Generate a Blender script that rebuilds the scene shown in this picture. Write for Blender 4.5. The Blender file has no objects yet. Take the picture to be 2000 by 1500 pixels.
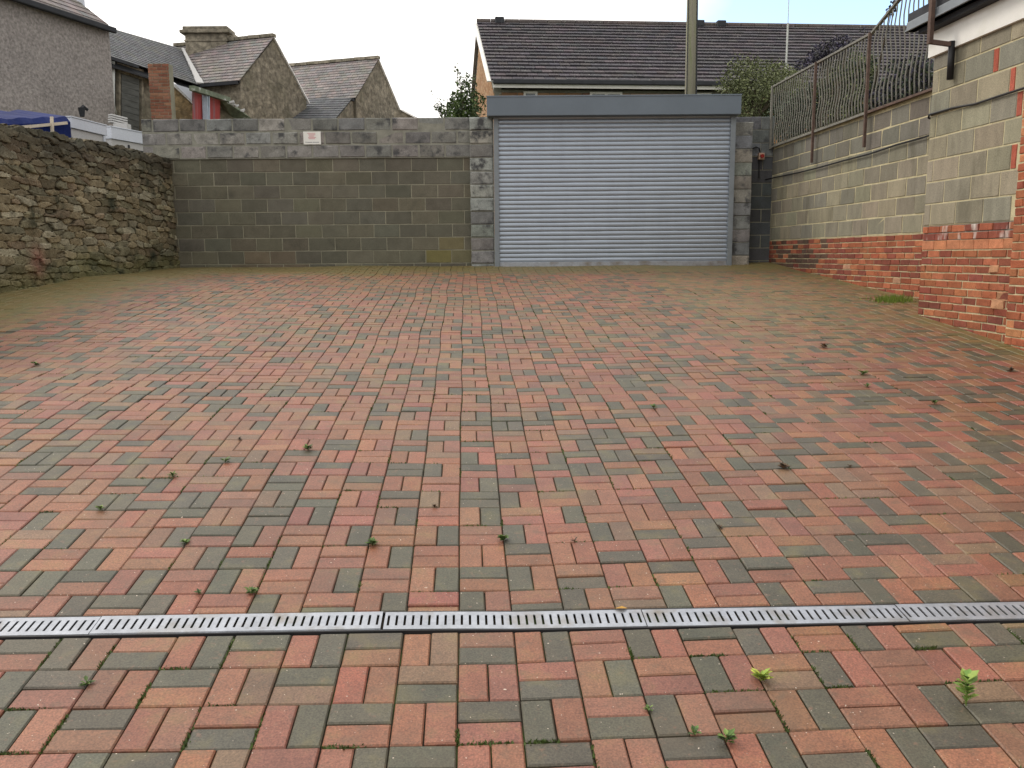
import bpy, math, random
import numpy as np
from mathutils import Matrix, Vector
random.seed(7); rng = np.random.default_rng(7)
sc = bpy.context.scene
C = sc.collection

# ------------------------------------------------------------------ camera
F = 1660.0; PITCH = math.atan(250 / F); ROLL = math.radians(0.4)
fw = np.array([0, math.cos(PITCH), -math.sin(PITCH)])
_r = np.array([1.0, 0, 0]); _u = np.array([0, math.sin(PITCH), math.cos(PITCH)])
rt = _r * math.cos(ROLL) - _u * math.sin(ROLL); up = _u * math.cos(ROLL) + _r * math.sin(ROLL)
cd = bpy.data.cameras.new('camera'); cam = bpy.data.objects.new('camera', cd); C.objects.link(cam)
cd.sensor_width = 36; cd.lens = F * 36 / 2000; cd.clip_end = 2000; cd.clip_start = 0.05
cam.matrix_world = Matrix(((rt[0], up[0], -fw[0], 0), (rt[1], up[1], -fw[1], 0), (rt[2], up[2], -fw[2], 0), (0, 0, 0, 1)))
sc.camera = cam

def ray(u, v): return fw + rt * (u - 1000) / F + up * (750 - v) / F
def at(u, v, Y):
    d = ray(u, v); return d * (Y / d[1])
def online(u, v, X0, Y0, s):          # point on the vertical plane X = X0 + s (Y0 - Y)
    d = ray(u, v); return d * ((X0 + s * Y0) / (d[0] + s * d[1]))

# ------------------------------------------------------------------ world, sun, exposure
SUN_EL, SUN_AZ = math.radians(40), math.radians(-62)      # azimuth measured from +Y towards +X
w = bpy.data.worlds.new('World'); sc.world = w; w.use_nodes = True
nt = w.node_tree; N = nt.nodes; L = nt.links
for n in list(N): N.remove(n)
out = N.new('ShaderNodeOutputWorld'); bg = N.new('ShaderNodeBackground'); L.new(bg.outputs[0], out.inputs[0])
bg.inputs[1].default_value = 0.1
sky = N.new('ShaderNodeTexSky'); sky.sky_type = 'NISHITA'; sky.sun_disc = False
sky.sun_elevation = SUN_EL; sky.sun_rotation = SUN_AZ
tc = N.new('ShaderNodeTexCoord'); mp = N.new('ShaderNodeMapping'); L.new(tc.outputs['Generated'], mp.inputs[0])
mp.inputs['Scale'].default_value = (1, 1, 2.6)
no = N.new('ShaderNodeTexNoise'); no.inputs['Scale'].default_value = 2.2; no.inputs['Detail'].default_value = 6; L.new(mp.outputs[0], no.inputs[0])
# a break in the cloud towards the upper right
dp = N.new('ShaderNodeVectorMath'); dp.operation = 'DOT_PRODUCT'; L.new(tc.outputs['Generated'], dp.inputs[0])
hd = ray(1800, -60); hd = hd / np.linalg.norm(hd); dp.inputs[1].default_value = tuple(hd)
mr = N.new('ShaderNodeMapRange'); mr.inputs[1].default_value = 0.945; mr.inputs[2].default_value = 0.985; L.new(dp.outputs['Value'], mr.inputs[0])
ad = N.new('ShaderNodeMath'); ad.operation = 'MULTIPLY_ADD'; L.new(no.outputs['Fac'], ad.inputs[0]); ad.inputs[1].default_value = -1.3; L.new(mr.outputs[0], ad.inputs[2])
m2 = N.new('ShaderNodeMapRange'); L.new(ad.outputs[0], m2.inputs[0]); m2.inputs[1].default_value = -0.25; m2.inputs[2].default_value = 0.25
# clouds: brighter towards the veiled sun
ds = N.new('ShaderNodeVectorMath'); ds.operation = 'DOT_PRODUCT'; L.new(tc.outputs['Generated'], ds.inputs[0])
sd = (math.sin(SUN_AZ) * math.cos(SUN_EL), math.cos(SUN_AZ) * math.cos(SUN_EL), math.sin(SUN_EL)); ds.inputs[1].default_value = sd
m3 = N.new('ShaderNodeMapRange'); L.new(ds.outputs['Value'], m3.inputs[0]); m3.inputs[1].default_value = -0.6; m3.inputs[2].default_value = 1.0
m3.inputs[3].default_value = 6.0; m3.inputs[4].default_value = 17.0
n3 = N.new('ShaderNodeMath'); n3.operation = 'MULTIPLY_ADD'; L.new(no.outputs['Fac'], n3.inputs[0]); n3.inputs[1].default_value = 3.0; L.new(m3.outputs[0], n3.inputs[2])
cc = N.new('ShaderNodeCombineColor')
for i, k in enumerate((1.03, 1.0, 0.955)):
    mm = N.new('ShaderNodeMath'); mm.operation = 'MULTIPLY'; mm.inputs[1].default_value = k; L.new(n3.outputs[0], mm.inputs[0]); L.new(mm.outputs[0], cc.inputs[i])
skm = N.new('ShaderNodeVectorMath'); skm.operation = 'SCALE'; skm.inputs['Scale'].default_value = 3.2; L.new(sky.outputs[0], skm.inputs[0])
mx = N.new('ShaderNodeMix'); mx.data_type = 'RGBA'; L.new(m2.outputs[0], mx.inputs[0]); L.new(cc.outputs[0], mx.inputs[6]); L.new(skm.outputs[0], mx.inputs[7])
L.new(mx.outputs[2], bg.inputs[0])
sl = bpy.data.lights.new('sun', 'SUN'); sl.energy = 1.3; sl.angle = math.radians(14); sl.color = (1, 0.91, 0.79)
so = bpy.data.objects.new('sun', sl); C.objects.link(so)
so.rotation_euler = Vector((-sd[0], -sd[1], -sd[2])).to_track_quat('-Z', 'Y').to_euler()
sc.view_settings.view_transform = 'Standard'; sc.view_settings.look = 'None'; sc.view_settings.exposure = 0.08; sc.view_settings.gamma = 1

# ------------------------------------------------------------------ materials
def mat(name, col=(0.5, 0.5, 0.5), rough=0.85, metal=0.0, attr=False, var=0.25, nscale=5.0, fine=0.15, fscale=90.0,
        bump=0.25, bscale=70.0, bdist=0.004, stain=None, sscale=3.0, sthr=(0.55, 0.7), speck=None, spscale=160.0, spthr=0.68,
        stretch=None, moss=None, spec=0.35, stains=None, vor=None):
    m = bpy.data.materials.new(name); m.use_nodes = True
    t = m.node_tree; n = t.nodes; l = t.links; b = n['Principled BSDF']
    b.inputs['Roughness'].default_value = rough; b.inputs['Metallic'].default_value = metal
    b.inputs['Specular IOR Level'].default_value = spec
    g = n.new('ShaderNodeNewGeometry'); vec = g.outputs['Position']
    def noise(s, det=4, v=None, rgh=0.6):
        q = n.new('ShaderNodeTexNoise'); q.inputs['Scale'].default_value = s; q.inputs['Detail'].default_value = det
        q.inputs['Roughness'].default_value = rgh; l.new(v or vec, q.inputs['Vector']); return q.outputs['Fac']
    def rng_(x, a, c, d=0.0, e=1.0):
        q = n.new('ShaderNodeMapRange'); l.new(x, q.inputs[0])
        for i, val in enumerate((a, c, d, e)): q.inputs[i + 1].default_value = val
        return q.outputs[0]
    def mul(colo, f):
        q = n.new('ShaderNodeVectorMath'); q.operation = 'SCALE'; l.new(colo, q.inputs[0]); l.new(f, q.inputs['Scale']); return q.outputs[0]
    def mix(f, a, c):
        q = n.new('ShaderNodeMix'); q.data_type = 'RGBA'; l.new(f, q.inputs[0]); l.new(a, q.inputs[6])
        if isinstance(c, tuple): q.inputs[7].default_value = (*c, 1)
        else: l.new(c, q.inputs[7])
        return q.outputs[2]
    if attr:
        a = n.new('ShaderNodeAttribute'); a.attribute_name = 'Col'; c0 = a.outputs['Color']
    else:
        a = n.new('ShaderNodeRGB'); a.outputs[0].default_value = (*col, 1); c0 = a.outputs[0]
    sv = vec
    if stretch:
        q = n.new('ShaderNodeMapping'); l.new(vec, q.inputs[0]); q.inputs['Scale'].default_value = stretch; sv = q.outputs[0]
    c0 = mul(c0, rng_(noise(nscale, 4, sv), 0.25, 0.75, 1 - var, 1 + var))
    c0 = mul(c0, rng_(noise(fscale, 3), 0.3, 0.7, 1 - fine, 1 + fine))
    for st in ([(stain, sscale, sthr)] if stain else []) + (stains or []):
        c0 = mix(rng_(noise(st[1], 5, sv), st[2][0], st[2][1]), c0, st[0])
    if vor:
        q = n.new('ShaderNodeMapping'); l.new(vec, q.inputs[0]); q.inputs['Scale'].default_value = (1, 1, 1.9)
        vt = n.new('ShaderNodeTexVoronoi'); vt.inputs['Scale'].default_value = vor; l.new(q.outputs[0], vt.inputs['Vector'])
        sp = n.new('ShaderNodeSeparateColor'); l.new(vt.outputs['Color'], sp.inputs[0]); c0 = mul(c0, rng_(sp.outputs[0], 0, 1, .8, 1.2))
        ve = n.new('ShaderNodeTexVoronoi'); ve.feature = 'DISTANCE_TO_EDGE'; ve.inputs['Scale'].default_value = vor; l.new(q.outputs[0], ve.inputs['Vector'])
        c0 = mix(rng_(ve.outputs['Distance'], 0.0, 0.10, .28, 0), c0, (0.10, 0.09, 0.07))
    if speck: c0 = mix(rng_(noise(spscale, 1), spthr, spthr + 0.05), c0, speck)
    if moss:
        a2 = n.new('ShaderNodeAttribute'); a2.attribute_name = 'moss'
        q = n.new('ShaderNodeMath'); q.operation = 'MULTIPLY_ADD'; l.new(noise(7, 6), q.inputs[0]); q.inputs[1].default_value = 1.5
        l.new(a2.outputs['Fac'], q.inputs[2])
        c0 = mix(rng_(q.outputs[0], 0.85, 1.5, 0, 0.84), c0, moss)
    l.new(c0, b.inputs['Base Color'])
    if bump:
        q = n.new('ShaderNodeBump'); q.inputs['Strength'].default_value = bump; q.inputs['Distance'].default_value = bdist
        l.new(noise(bscale, 4), q.inputs['Height']); l.new(q.outputs[0], b.inputs['Normal'])
    return m

M = {}
M['paver'] = mat('paver_blocks', rough=0.55, attr=True, var=0.22, nscale=7, fine=0.42, fscale=150, bump=0.35, bscale=260, bdist=0.003,
                 speck=(0.55, 0.47, 0.38), spscale=85, spthr=0.75, moss=(0.15, 0.125, 0.04), spec=0.5, stain=(0.11, 0.08, 0.05), sscale=2.3, sthr=(0.55, 0.95), stains=[((0.085, 0.07, 0.045), 16, (0.55, 1.0)), ((0.26, 0.13, 0.085), 34, (0.6, 0.95))])
M['joint'] = mat('joint_soil', (0.03, 0.024, 0.016), 0.95, var=0.4, nscale=4, stain=(0.04, 0.065, 0.015), sscale=5, sthr=(0.5, 0.62), bump=0.8, bscale=200, bdist=0.006)
M['block'] = mat('concrete_block', rough=0.95, attr=True, var=0.16, nscale=5, fine=0.3, fscale=120, bump=0.6, bscale=170, bdist=0.005, spec=0.2,
                 stain=(0.055, 0.055, 0.045), sscale=2.2, sthr=(0.58, 0.85))
M['block_warm'] = mat('concrete_block_weathered', rough=0.95, attr=True, var=0.16, nscale=9, fine=0.25, fscale=110, bump=0.5, bscale=150, bdist=0.005, spec=0.2,
                 stain=(0.10, 0.095, 0.07), sscale=3.2, sthr=(0.56, 0.8), stretch=(1, 1, 0.35))
M['block_top'] = mat('concrete_block_stained', rough=0.95, attr=True, var=0.35, nscale=6, fine=0.25, fscale=90, bump=0.8, bscale=60, bdist=0.012, spec=0.2,
                 stain=(0.075, 0.077, 0.08), sscale=5, sthr=(0.52, 0.66))
M['mortar'] = mat('mortar', (0.24, 0.24, 0.205), 0.95, var=0.25, nscale=8, bump=0.6, bscale=120)
M['mortar_dark'] = mat('mortar_dark', (0.26, 0.25, 0.19), 0.95, var=0.3, nscale=3, bump=0.6, bscale=120)
M['mortar_warm'] = mat('mortar_ochre', (0.46, 0.41, 0.26), 0.95, var=0.25, nscale=8, bump=0.6, bscale=120)
M['brick'] = mat('red_brick', rough=0.9, attr=True, var=0.25, nscale=14, fine=0.25, fscale=110, bump=0.6, bscale=90, bdist=0.006, spec=0.2,
                 stain=(0.16, 0.06, 0.04), sscale=7, sthr=(0.6, 0.75), stains=[((0.36, 0.27, 0.2), 4.5, (0.78, 0.95))])
M['brick_salt'] = mat('red_brick_with_salts', rough=0.9, attr=True, var=0.25, nscale=14, fine=0.25, fscale=110, bump=0.6, bscale=90, bdist=0.006, spec=0.2,
                 stretch=(1, 1, 0.3), stain=(0.55, 0.5, 0.46), sscale=8, sthr=(0.52, 0.66))
M['stone'] = mat('rubble_stone', rough=0.95, attr=True, var=0.35, nscale=7, fine=0.35, fscale=70, bump=0.8, bscale=60, bdist=0.012, spec=0.15,
                 stain=(0.04, 0.045, 0.03), sscale=3, sthr=(0.55, 0.72))
M['shutter'] = mat('galvanised_shutter', (0.33, 0.375, 0.44), 0.42, 0.7, var=0.07, nscale=2, stretch=(2.5, 2.5, .35), fine=0.04, stain=(0.29, 0.33, 0.38), sscale=2, sthr=(0.55, 0.85), bump=0.02, spec=0.5)
M['header'] = mat('painted_steel_grey', (0.135, 0.165, 0.20), 0.5, 0.15, var=0.08, nscale=2, fine=0.04, bump=0.03)
M['galv'] = mat('galvanised_steel', (0.34, 0.36, 0.40), 0.42, 0.65, var=0.16, nscale=14, fine=0.1, fscale=60, bump=0.08, stain=(0.2, 0.17, 0.13), sscale=5, sthr=(0.52, 0.75))
M['dark'] = mat('black_plastic', (0.015, 0.015, 0.017), 0.5, bump=0.05)
M['fence'] = mat('weathered_fence_metal', (0.175, 0.17, 0.15), 0.7, 0.1, var=0.3, nscale=9, stain=(0.15, 0.10, 0.075), sscale=2.0, sthr=(0.6, 0.8), bump=0.3)
M['rust'] = mat('rusty_metal', (0.10, 0.065, 0.052), 0.8, 0.1, var=0.35, nscale=14, bump=0.4)
M['white'] = mat('white_upvc', (0.78, 0.78, 0.75), 0.4, var=0.05, fine=0.03, bump=0.02, stain=(0.62, 0.62, 0.56), sscale=2.5, sthr=(0.5, 0.8))
M['gutter'] = mat('grey_metal_fascia', (0.20, 0.225, 0.25), 0.5, 0.1, var=0.12, fine=0.05, bump=0.05)
M['felt'] = mat('dark_roof_felt', (0.035, 0.038, 0.045), 0.8, bump=0.4)
M['slate'] = mat('slate', rough=0.75, attr=True, var=0.25, nscale=3, fine=0.3, fscale=25, bump=0.3, bscale=20, bdist=0.01, stain=(0.17, 0.17, 0.13), sscale=1.6, sthr=(0.55, 0.8))
M['tile'] = mat('concrete_roof_tile', rough=0.85, attr=True, var=0.22, nscale=1.2, fine=0.2, fscale=20, bump=0.3, bscale=25, bdist=0.01, speck=(0.25, 0.25, 0.23), spscale=24, spthr=0.655)
M['render'] = mat('pebbledash_render', (0.31, 0.285, 0.275), 0.95, var=0.14, nscale=0.9, fine=0.35, fscale=16, bump=0.6, bscale=25, bdist=0.03)
M['hstone'] = mat('house_stone', (0.235, 0.21, 0.165), 0.95, vor=3.2, var=0.25, nscale=1.6, fine=0.45, fscale=7, bump=0.8, bscale=6, bdist=0.04, stain=(0.13, 0.125, 0.085), sscale=0.7, sthr=(0.5, 0.75))
M['ystone'] = mat('yellow_stone', (0.30, 0.22, 0.12), 0.95, vor=5, var=0.25, nscale=3, fine=0.4, fscale=10, bump=0.8, bscale=8, bdist=0.04, stain=(0.10, 0.085, 0.05), sscale=2, sthr=(0.5, 0.7))
M['buff'] = mat('buff_brick', rough=0.9, attr=True, var=0.12, nscale=2, fine=0.1, fscale=30, bump=0.2)
M['glass'] = mat('window_glass', (0.05, 0.07, 0.08), 0.08, 0.0, var=0.1, bump=0, spec=0.8)
M['pole'] = mat('weathered_pole_timber', (0.20, 0.19, 0.145), 0.9, var=0.25, nscale=3, stretch=(6, 6, 0.4), stain=(0.13, 0.15, 0.07), sscale=3, sthr=(0.5, 0.75), bump=0.5, bscale=30)
M['boards'] = mat('dark_weathered_boards', (0.11, 0.115, 0.11), 0.9, var=0.35, nscale=3, stretch=(1, 1, 5))
M['blue'] = mat('blue_tarpaulin', (0.006, 0.016, 0.10), 0.7, var=0.3, nscale=2, spec=.15, bump=0.3, bscale=5, bdist=0.05)
M['cream'] = mat('cream_strap', (0.62, 0.55, 0.45), 0.7, var=0.1)
M['panel'] = mat('pale_cladding', (0.60, 0.64, 0.72), 0.5, var=0.08, nscale=1, bump=0.1)
M['panel2'] = mat('cream_cladding', (0.50, 0.50, 0.50), 0.6, var=0.1, nscale=1, bump=0.1)
M['redpaint'] = mat('faded_red_paint', (0.42, 0.075, 0.075), 0.7, var=0.25, nscale=3, stretch=(5, 5, 0.5), stain=(0.22, 0.19, 0.22), sscale=1.2, sthr=(0.5, 0.7))
M['bluepaint'] = mat('pale_blue_paint', (0.42, 0.5, 0.6), 0.7)
M['greenpaint'] = mat('green_mossy_gutter', (0.17, 0.2, 0.145), 0.85, var=0.5, nscale=5, stain=(0.5, 0.52, 0.5), sscale=5, sthr=(0.6, 0.66))
M['soil'] = mat('ground_soil', (0.10, 0.09, 0.06), 1.0, var=0.4, nscale=1, stain=(0.06, 0.09, 0.03), sscale=0.5, sthr=(0.45, 0.6))
M['leaf'] = mat('leaf_green', attr=True, rough=0.6, var=0.3, nscale=3, fine=0.1, bump=0)
M['bark'] = mat('bark', (0.085, 0.07, 0.05), 0.95, var=0.3, bump=0.6)
M['orange'] = mat('orange_plastic', (0.5, 0.33, 0.24), 0.5, bump=0)
M['redknob'] = mat('red_knob', (0.3, 0.02, 0.015), 0.5, bump=0)
M['ink'] = mat('red_print', (0.62, 0.28, 0.31), 0.6, bump=0, var=0.05)
M['inkgrey'] = mat('grey_print', (0.2, 0.21, 0.25), 0.6, bump=0, var=0.05)
M['dead'] = mat('dead_leaf', (0.07, 0.045, 0.025), 0.9, bump=0)
M['pvc'] = mat('pale_downpipe', (0.5, 0.52, 0.5), 0.5, bump=0)
M['cement'] = mat('cement_patch', (0.38, 0.2, 0.11), 0.95, var=0.3, nscale=9, bump=0.8, bscale=50)

# ------------------------------------------------------------------ mesh helpers
class MB:
    def __init__(s): s.v = []; s.f = []; s.m = []; s.c = []
    def add(s, vs, fs, mi=0, col=(1, 1, 1)):
        k = len(s.v); s.v.extend([tuple(map(float, p)) for p in vs])
        for f in fs: s.f.append(tuple(i + k for i in f)); s.m.append(mi); s.c.append(col)
    def hexa(s, p, mi=0, col=(1, 1, 1)):      # 8 points: bottom 0-3 ccw, top 4-7
        s.add(p, [(3, 2, 1, 0), (4, 5, 6, 7), (0, 1, 5, 4), (1, 2, 6, 5), (2, 3, 7, 6), (3, 0, 4, 7)], mi, col)
    def box(s, a, b, mi=0, col=(1, 1, 1)):
        x0, y0, z0 = a; x1, y1, z1 = b
        s.hexa([(x0, y0, z0), (x1, y0, z0), (x1, y1, z0), (x0, y1, z0), (x0, y0, z1), (x1, y0, z1), (x1, y1, z1), (x0, y1, z1)], mi, col)
    def bar(s, p, q, w, h, up_=(0, 0, 1), mi=0, col=(1, 1, 1)):
        p = np.array(p, float); q = np.array(q, float); d = q - p; d /= np.linalg.norm(d)
        sx = np.cross(d, up_); sx = sx / np.linalg.norm(sx) * w / 2; sy = np.cross(sx, d); sy = sy / np.linalg.norm(sy) * h / 2
        s.hexa([p - sx - sy, p + sx - sy, q + sx - sy, q - sx - sy, p - sx + sy, p + sx + sy, q + sx + sy, q - sx + sy], mi, col)
    def tube(s, pts, r, n=8, mi=0, col=(1, 1, 1)):
        pts = [np.array(p, float) for p in pts]; rs = r if hasattr(r, '__len__') else [r] * len(pts)
        vs = []; fs = []
        for i, p in enumerate(pts):
            d = pts[min(i + 1, len(pts) - 1)] - pts[max(i - 1, 0)]; d /= np.linalg.norm(d)
            a = np.cross(d, (0.31, 0.2, 0.93) if abs(d[2]) < 0.9 else (1, 0, 0)); a /= np.linalg.norm(a); b = np.cross(d, a)
            for k in range(n):
                t = 2 * math.pi * k / n; vs.append(p + (a * math.cos(t) + b * math.sin(t)) * rs[i])
        for i in range(len(pts) - 1):
            for k in range(n): fs.append((i * n + k, i * n + (k + 1) % n, (i + 1) * n + (k + 1) % n, (i + 1) * n + k))
        fs.append(tuple(range(n))[::-1]); fs.append(tuple((len(pts) - 1) * n + k for k in range(n)))
        s.add(vs, fs, mi, col)
    def slab(s, pts, thick, mi=0, col=(1, 1, 1)):   # polygon + thickness vector
        k = len(pts); t = np.array(thick, float); a = [np.array(p, float) for p in pts]; b = [p + t for p in a]
        fs = [tuple(range(k)), tuple(range(2 * k - 1, k - 1, -1))] + [(i, i + k, (i + 1) % k + k, (i + 1) % k) for i in range(k)]
        s.add(a + b, fs, mi, col)
    def build(s, name, mats, parent=None, bevel=0, smooth=False):
        me = bpy.data.meshes.new(name); me.from_pydata(s.v, [], s.f)
        for x in (mats if isinstance(mats, (list, tuple)) else [mats]): me.materials.append(M[x])
        me.polygons.foreach_set('material_index', s.m)
        ca = me.color_attributes.new('Col', 'FLOAT_COLOR', 'CORNER')
        cn = np.array([len(f) for f in s.f]); cols = np.repeat(np.c_[np.array(s.c, float), np.ones(len(s.c))], cn, axis=0)
        ca.data.foreach_set('color', cols.astype(np.float32).ravel())
        if smooth: me.polygons.foreach_set('use_smooth', [True] * len(s.f))
        o = bpy.data.objects.new(name, me); C.objects.link(o)
        if parent:
            o.parent = parent; base = parent
            while base: o.location = Vector(o.location) - Vector(base.location); base = base.parent
        if bevel:
            b = o.modifiers.new('bevel', 'BEVEL'); b.width = bevel; b.segments = 2; b.limit_method = 'ANGLE'
        return o
def tag(o, label, cat, group=None):
    o['label'] = label; o['category'] = cat
    if group: o['group'] = group
    return o
def struct(o): o['kind'] = 'structure'; return o
def thing(name, label, cat, loc, group=None):
    o = bpy.data.objects.new(name, None); o.location = tuple(map(float, loc)); o.empty_display_size = 0.2; C.objects.link(o)
    return tag(o, label, cat, group)
def jit(c, a):
    k = 1 + random.uniform(-a, a); return tuple(max(0, x * k * (1 + random.uniform(-a, a) * 0.3)) for x in c)

# ------------------------------------------------------------------ ground profile
PY = [-8, 0, 2.33, 3.25, 4.6, 6.04, 7.6, 9.8, 11.3, 12.4, 13.7, 15, 16]
PZ = [-2.55, -1.70, -1.425, -1.305, -1.135, -0.985, -0.82, -0.575, -0.455, -0.372, -0.275, -0.155, -0.10]
_gy = np.linspace(-8, 16, 481); _gz = np.interp(_gy, PY, PZ); _gz = np.convolve(np.pad(_gz, 12, mode='edge'), np.ones(25) / 25, 'valid')
_gz[:14] = np.interp(_gy[:14], PY, PZ); _gz[-14:] = np.interp(_gy[-14:], PY, PZ)
def gz(X, Y):
    X = np.asarray(X, float); Y = np.asarray(Y, float)
    return np.interp(Y, _gy, _gz) + 0.025 * np.clip(-X, 0, 6) * np.clip((15 - Y) / 3, 0, 1)
def gnd(u, v):
    d = ray(u, v); k = 3.0
    for _ in range(60):
        P = d * k; e = P[2] - float(gz(P[0], P[1])); k += e * 2.0 if abs(e) > 1e-4 else 0
    return d * k

# ------------------------------------------------------------------ outer ground sheet
mb = MB(); xs = [-400, -60, -20, -8, -6.6, 5.2, 9, 20, 60, 400]; ys = [-400, -40, -8] + list(np.linspace(-6, 16, 12)) + [22, 40, 80, 500]
gi = {}
vs = []
for j, y in enumerate(ys):
    for i, x in enumerate(xs): vs.append((x, y, float(np.interp(min(max(y, -8), 16), _gy, _gz)) - 0.12))
nx = len(xs)
mb.add(vs, [(j * nx + i, j * nx + i + 1, (j + 1) * nx + i + 1, (j + 1) * nx + i) for j in range(len(ys) - 1) for i in range(nx - 1)])
struct(mb.build('ground', 'soil'))

# ------------------------------------------------------------------ block paving (basket weave of 200 x 100 mm blocks)
AZ = math.radians(3.0); cdir = np.array([-math.sin(AZ), math.cos(AZ)]); rdir = np.array([math.cos(AZ), math.sin(AZ)])
C0 = np.array([-0.19, 2.715])            # a joint crossing on the long straight joint
MOD = 0.1985
def xw(Y): return -5.85 - (15 - Y) * 0.05     # face of the stone wall
def xr(Y): return 4.56 + (15 - Y) * 0.06 if Y > 9.1 else 4.36 + (9.1 - Y) * 0.06
SG, SR, SB = (0.070, 0.064, 0.044), (0.200, 0.079, 0.046), (0.15, 0.090, 0.055)
KNOWN = {  # row -> first column, colour pairs read from the paving near the drain (g grey, r red, b brown)
 ('B', 0): (-8, 'gr gr rg rg gr rg gr rb rg rg rr gr gr gr rr gr rg rg'),
 ('B', 1): (-8, 'rg gr rr gr rb gb rr bg rr rg rg rr gr rb gr rr rr gr'),
 ('B', 2): (-8, 'rg gr gr rr rg rg gr rr gr gr rg gr rr rg rr rg bg rr'),
 ('B', 3): (-8, 'gr rr rg gr rb rr rg gg rr gr rr gr rg rg rg gr rr rg'),
 ('A', 0): (-8, 'rg gr gr rr gr rg rg rr gr rg gr rb gr rr gr gr gr rg'),
 ('A', 1): (-8, 'gr rg rr gr rr rg rr rg gr gr rg rr gr rg gr rr rg rr'),
 ('A', 2): (-8, 'gr rr rg rg gr rr rg rr rr gr rr rg rr gr rr rg rg gr'),
 ('A', 3): (-8, 'rr rg gr gr rr rg rr rg rr gr rr gb rg rg gr rr rr gr'),
 ('A', 4): (-8, 'rr gr rr gg rg rr rg rr rg rr rg rr rr gr rg rg gr rr'),
}
def warp(t, s):
    a = 0.010 * math.sin(1.9 * s + 0.6 * t + 1) + 0.008 * math.sin(4.3 * s + 1.1 * t) + 0.006 * math.sin(0.8 * t - 2.2 * s)
    b = 0.008 * math.sin(1.3 * t + 0.4 * s) + 0.006 * math.sin(2.9 * t - 1.0 * s)
    k = min(1.0, max(0.25, (s - 0.5) / 3)); return t + a * k * .7, s + b * k * .7
def gpos(t, s):
    t, s = warp(t, s); p = C0 + rdir * t + cdir * s
    und = 0.010 * math.sin(2.1 * p[0] + 0.9 * p[1]) * math.sin(1.7 * p[1] - 0.5 * p[0]) if p[1] > 3.4 else 0
    return p[0], p[1], und
PV = []; PF = []; PC = []; PM = []
def mossiness(x, y):
    m = 0.0
    m = max(m, 1.35 - (15 - y) / (1.0 + 1.0 * (1 if x < -2 else 0.5)) if y > 11 else 0)
    dl = x - xw(y); m = max(m, 1.35 - dl / 1.5)
    dr = xr(y) - x; m = max(m, (0.75 - dr / 0.8))
    if x > 2: m = max(m, 0.42 * min(1, (y - 6) / 3))
    m = max(m, (0.02 + 0.16 * min(1, max(0, (y - 4) / 5))) + 0.08 * math.sin(x * 2.3) * math.sin(y * 1.7))
    return min(1.2, max(0.0, m))
def paver(t0, t1, s0, s1, key, clipS=None):
    if clipS: dw = dwarp((t0 + t1) / 2); s0 = max(s0, clipS[0] + dw); s1 = min(s1, clipS[1] + dw)
    if s1 - s0 < 0.02 or t1 - t0 < 0.02: return
    g = 0.0023
    cx, cy, und = gpos((t0 + t1) / 2, (s0 + s1) / 2)
    if cx < xw(cy) - 0.05 or cx > xr(cy) + 0.12 or cy > 15.2: return
    z = float(gz(cx, cy)) + und + random.gauss(0, 0.0011)
    if random.random() < 0.03: z -= random.uniform(0.002, 0.006)
    e = 0.05; dzy = float(gz(cx, cy + e) - gz(cx, cy - e)) / (2 * e) + random.gauss(0, 0.006)
    dzx = float(gz(cx + e, cy) - gz(cx - e, cy)) / (2 * e) + random.gauss(0, 0.006)
    base = {'g': SG, 'r': SR, 'b': SB}[key]
    col = np.array(jit(base, 0.16)); 
    if key == 'r': col = col * (1 + np.array([random.uniform(-.06, .06), random.uniform(-.1, .16), random.uniform(-.1, .16)]))
    if random.random() < 0.10 and key != 'g': col = 0.75 * col + 0.25 * np.array(SG)
    ring = []
    rot = random.gauss(0, 0.004); ht, hs = (t1 - t0) / 2, (s1 - s0) / 2; tc_, ss_ = (t0 + t1) / 2, (s0 + s1) / 2
    for ins, dz in ((g + 0.0045, 0), (g, -0.0045), (g, -0.03)):
        for a, b in ((-1, -1), (1, -1), (1, 1), (-1, 1)):
            tt, ss = a * (ht - ins), b * (hs - ins); tt, ss = tt - ss * rot, ss + tt * rot
            p = C0 + rdir * (tc_ + tt) + cdir * (ss_ + ss)
            q0 = C0 + rdir * tc_ + cdir * ss_
            X = cx + p[0] - q0[0]; Y = cy + p[1] - q0[1]
            ring.append((X, Y, z + dz + (X - cx) * dzx + (Y - cy) * dzy))
    k = len(PV); PV.extend(ring)
    for f in [(0, 1, 2, 3)] + [(4 + i, 4 + (i + 1) % 4, (i + 1) % 4, i) for i in range(4)] + [(8 + i, 8 + (i + 1) % 4, 4 + (i + 1) % 4, 4 + i) for i in range(4)]:
        PF.append(tuple(a + k for a in f)); PC.append(tuple(col))
    PM.extend([mossiness(cx, cy)] * 12)
def dwarp(t): return -0.004 * t + (0.012 * (t + 0.28) if t < -0.28 else -0.026 * max(t, 0))
DR0, DR1 = 0.198, 0.342        # the drain lies between these distances from C0
def lay(t0, s0, i, j, key, clip=None):
    if (i + j) % 2 == 0:   # two blocks lying across: first = far one
        paver(t0, t0 + MOD, s0 + MOD / 2, s0 + MOD, key[0], clip); paver(t0, t0 + MOD, s0, s0 + MOD / 2, key[1], clip)
    else:
        paver(t0, t0 + MOD / 2, s0, s0 + MOD, key[0], clip); paver(t0 + MOD / 2, t0 + MOD, s0, s0 + MOD, key[1], clip)
def rkey():
    r = random.random()
    return 'rg' if r < .22 else 'gr' if r < .45 else 'rr' if r < .78 else 'gg' if r < .82 else 'br' if r < .9 else 'rb' if r < .96 else 'bg'
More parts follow.
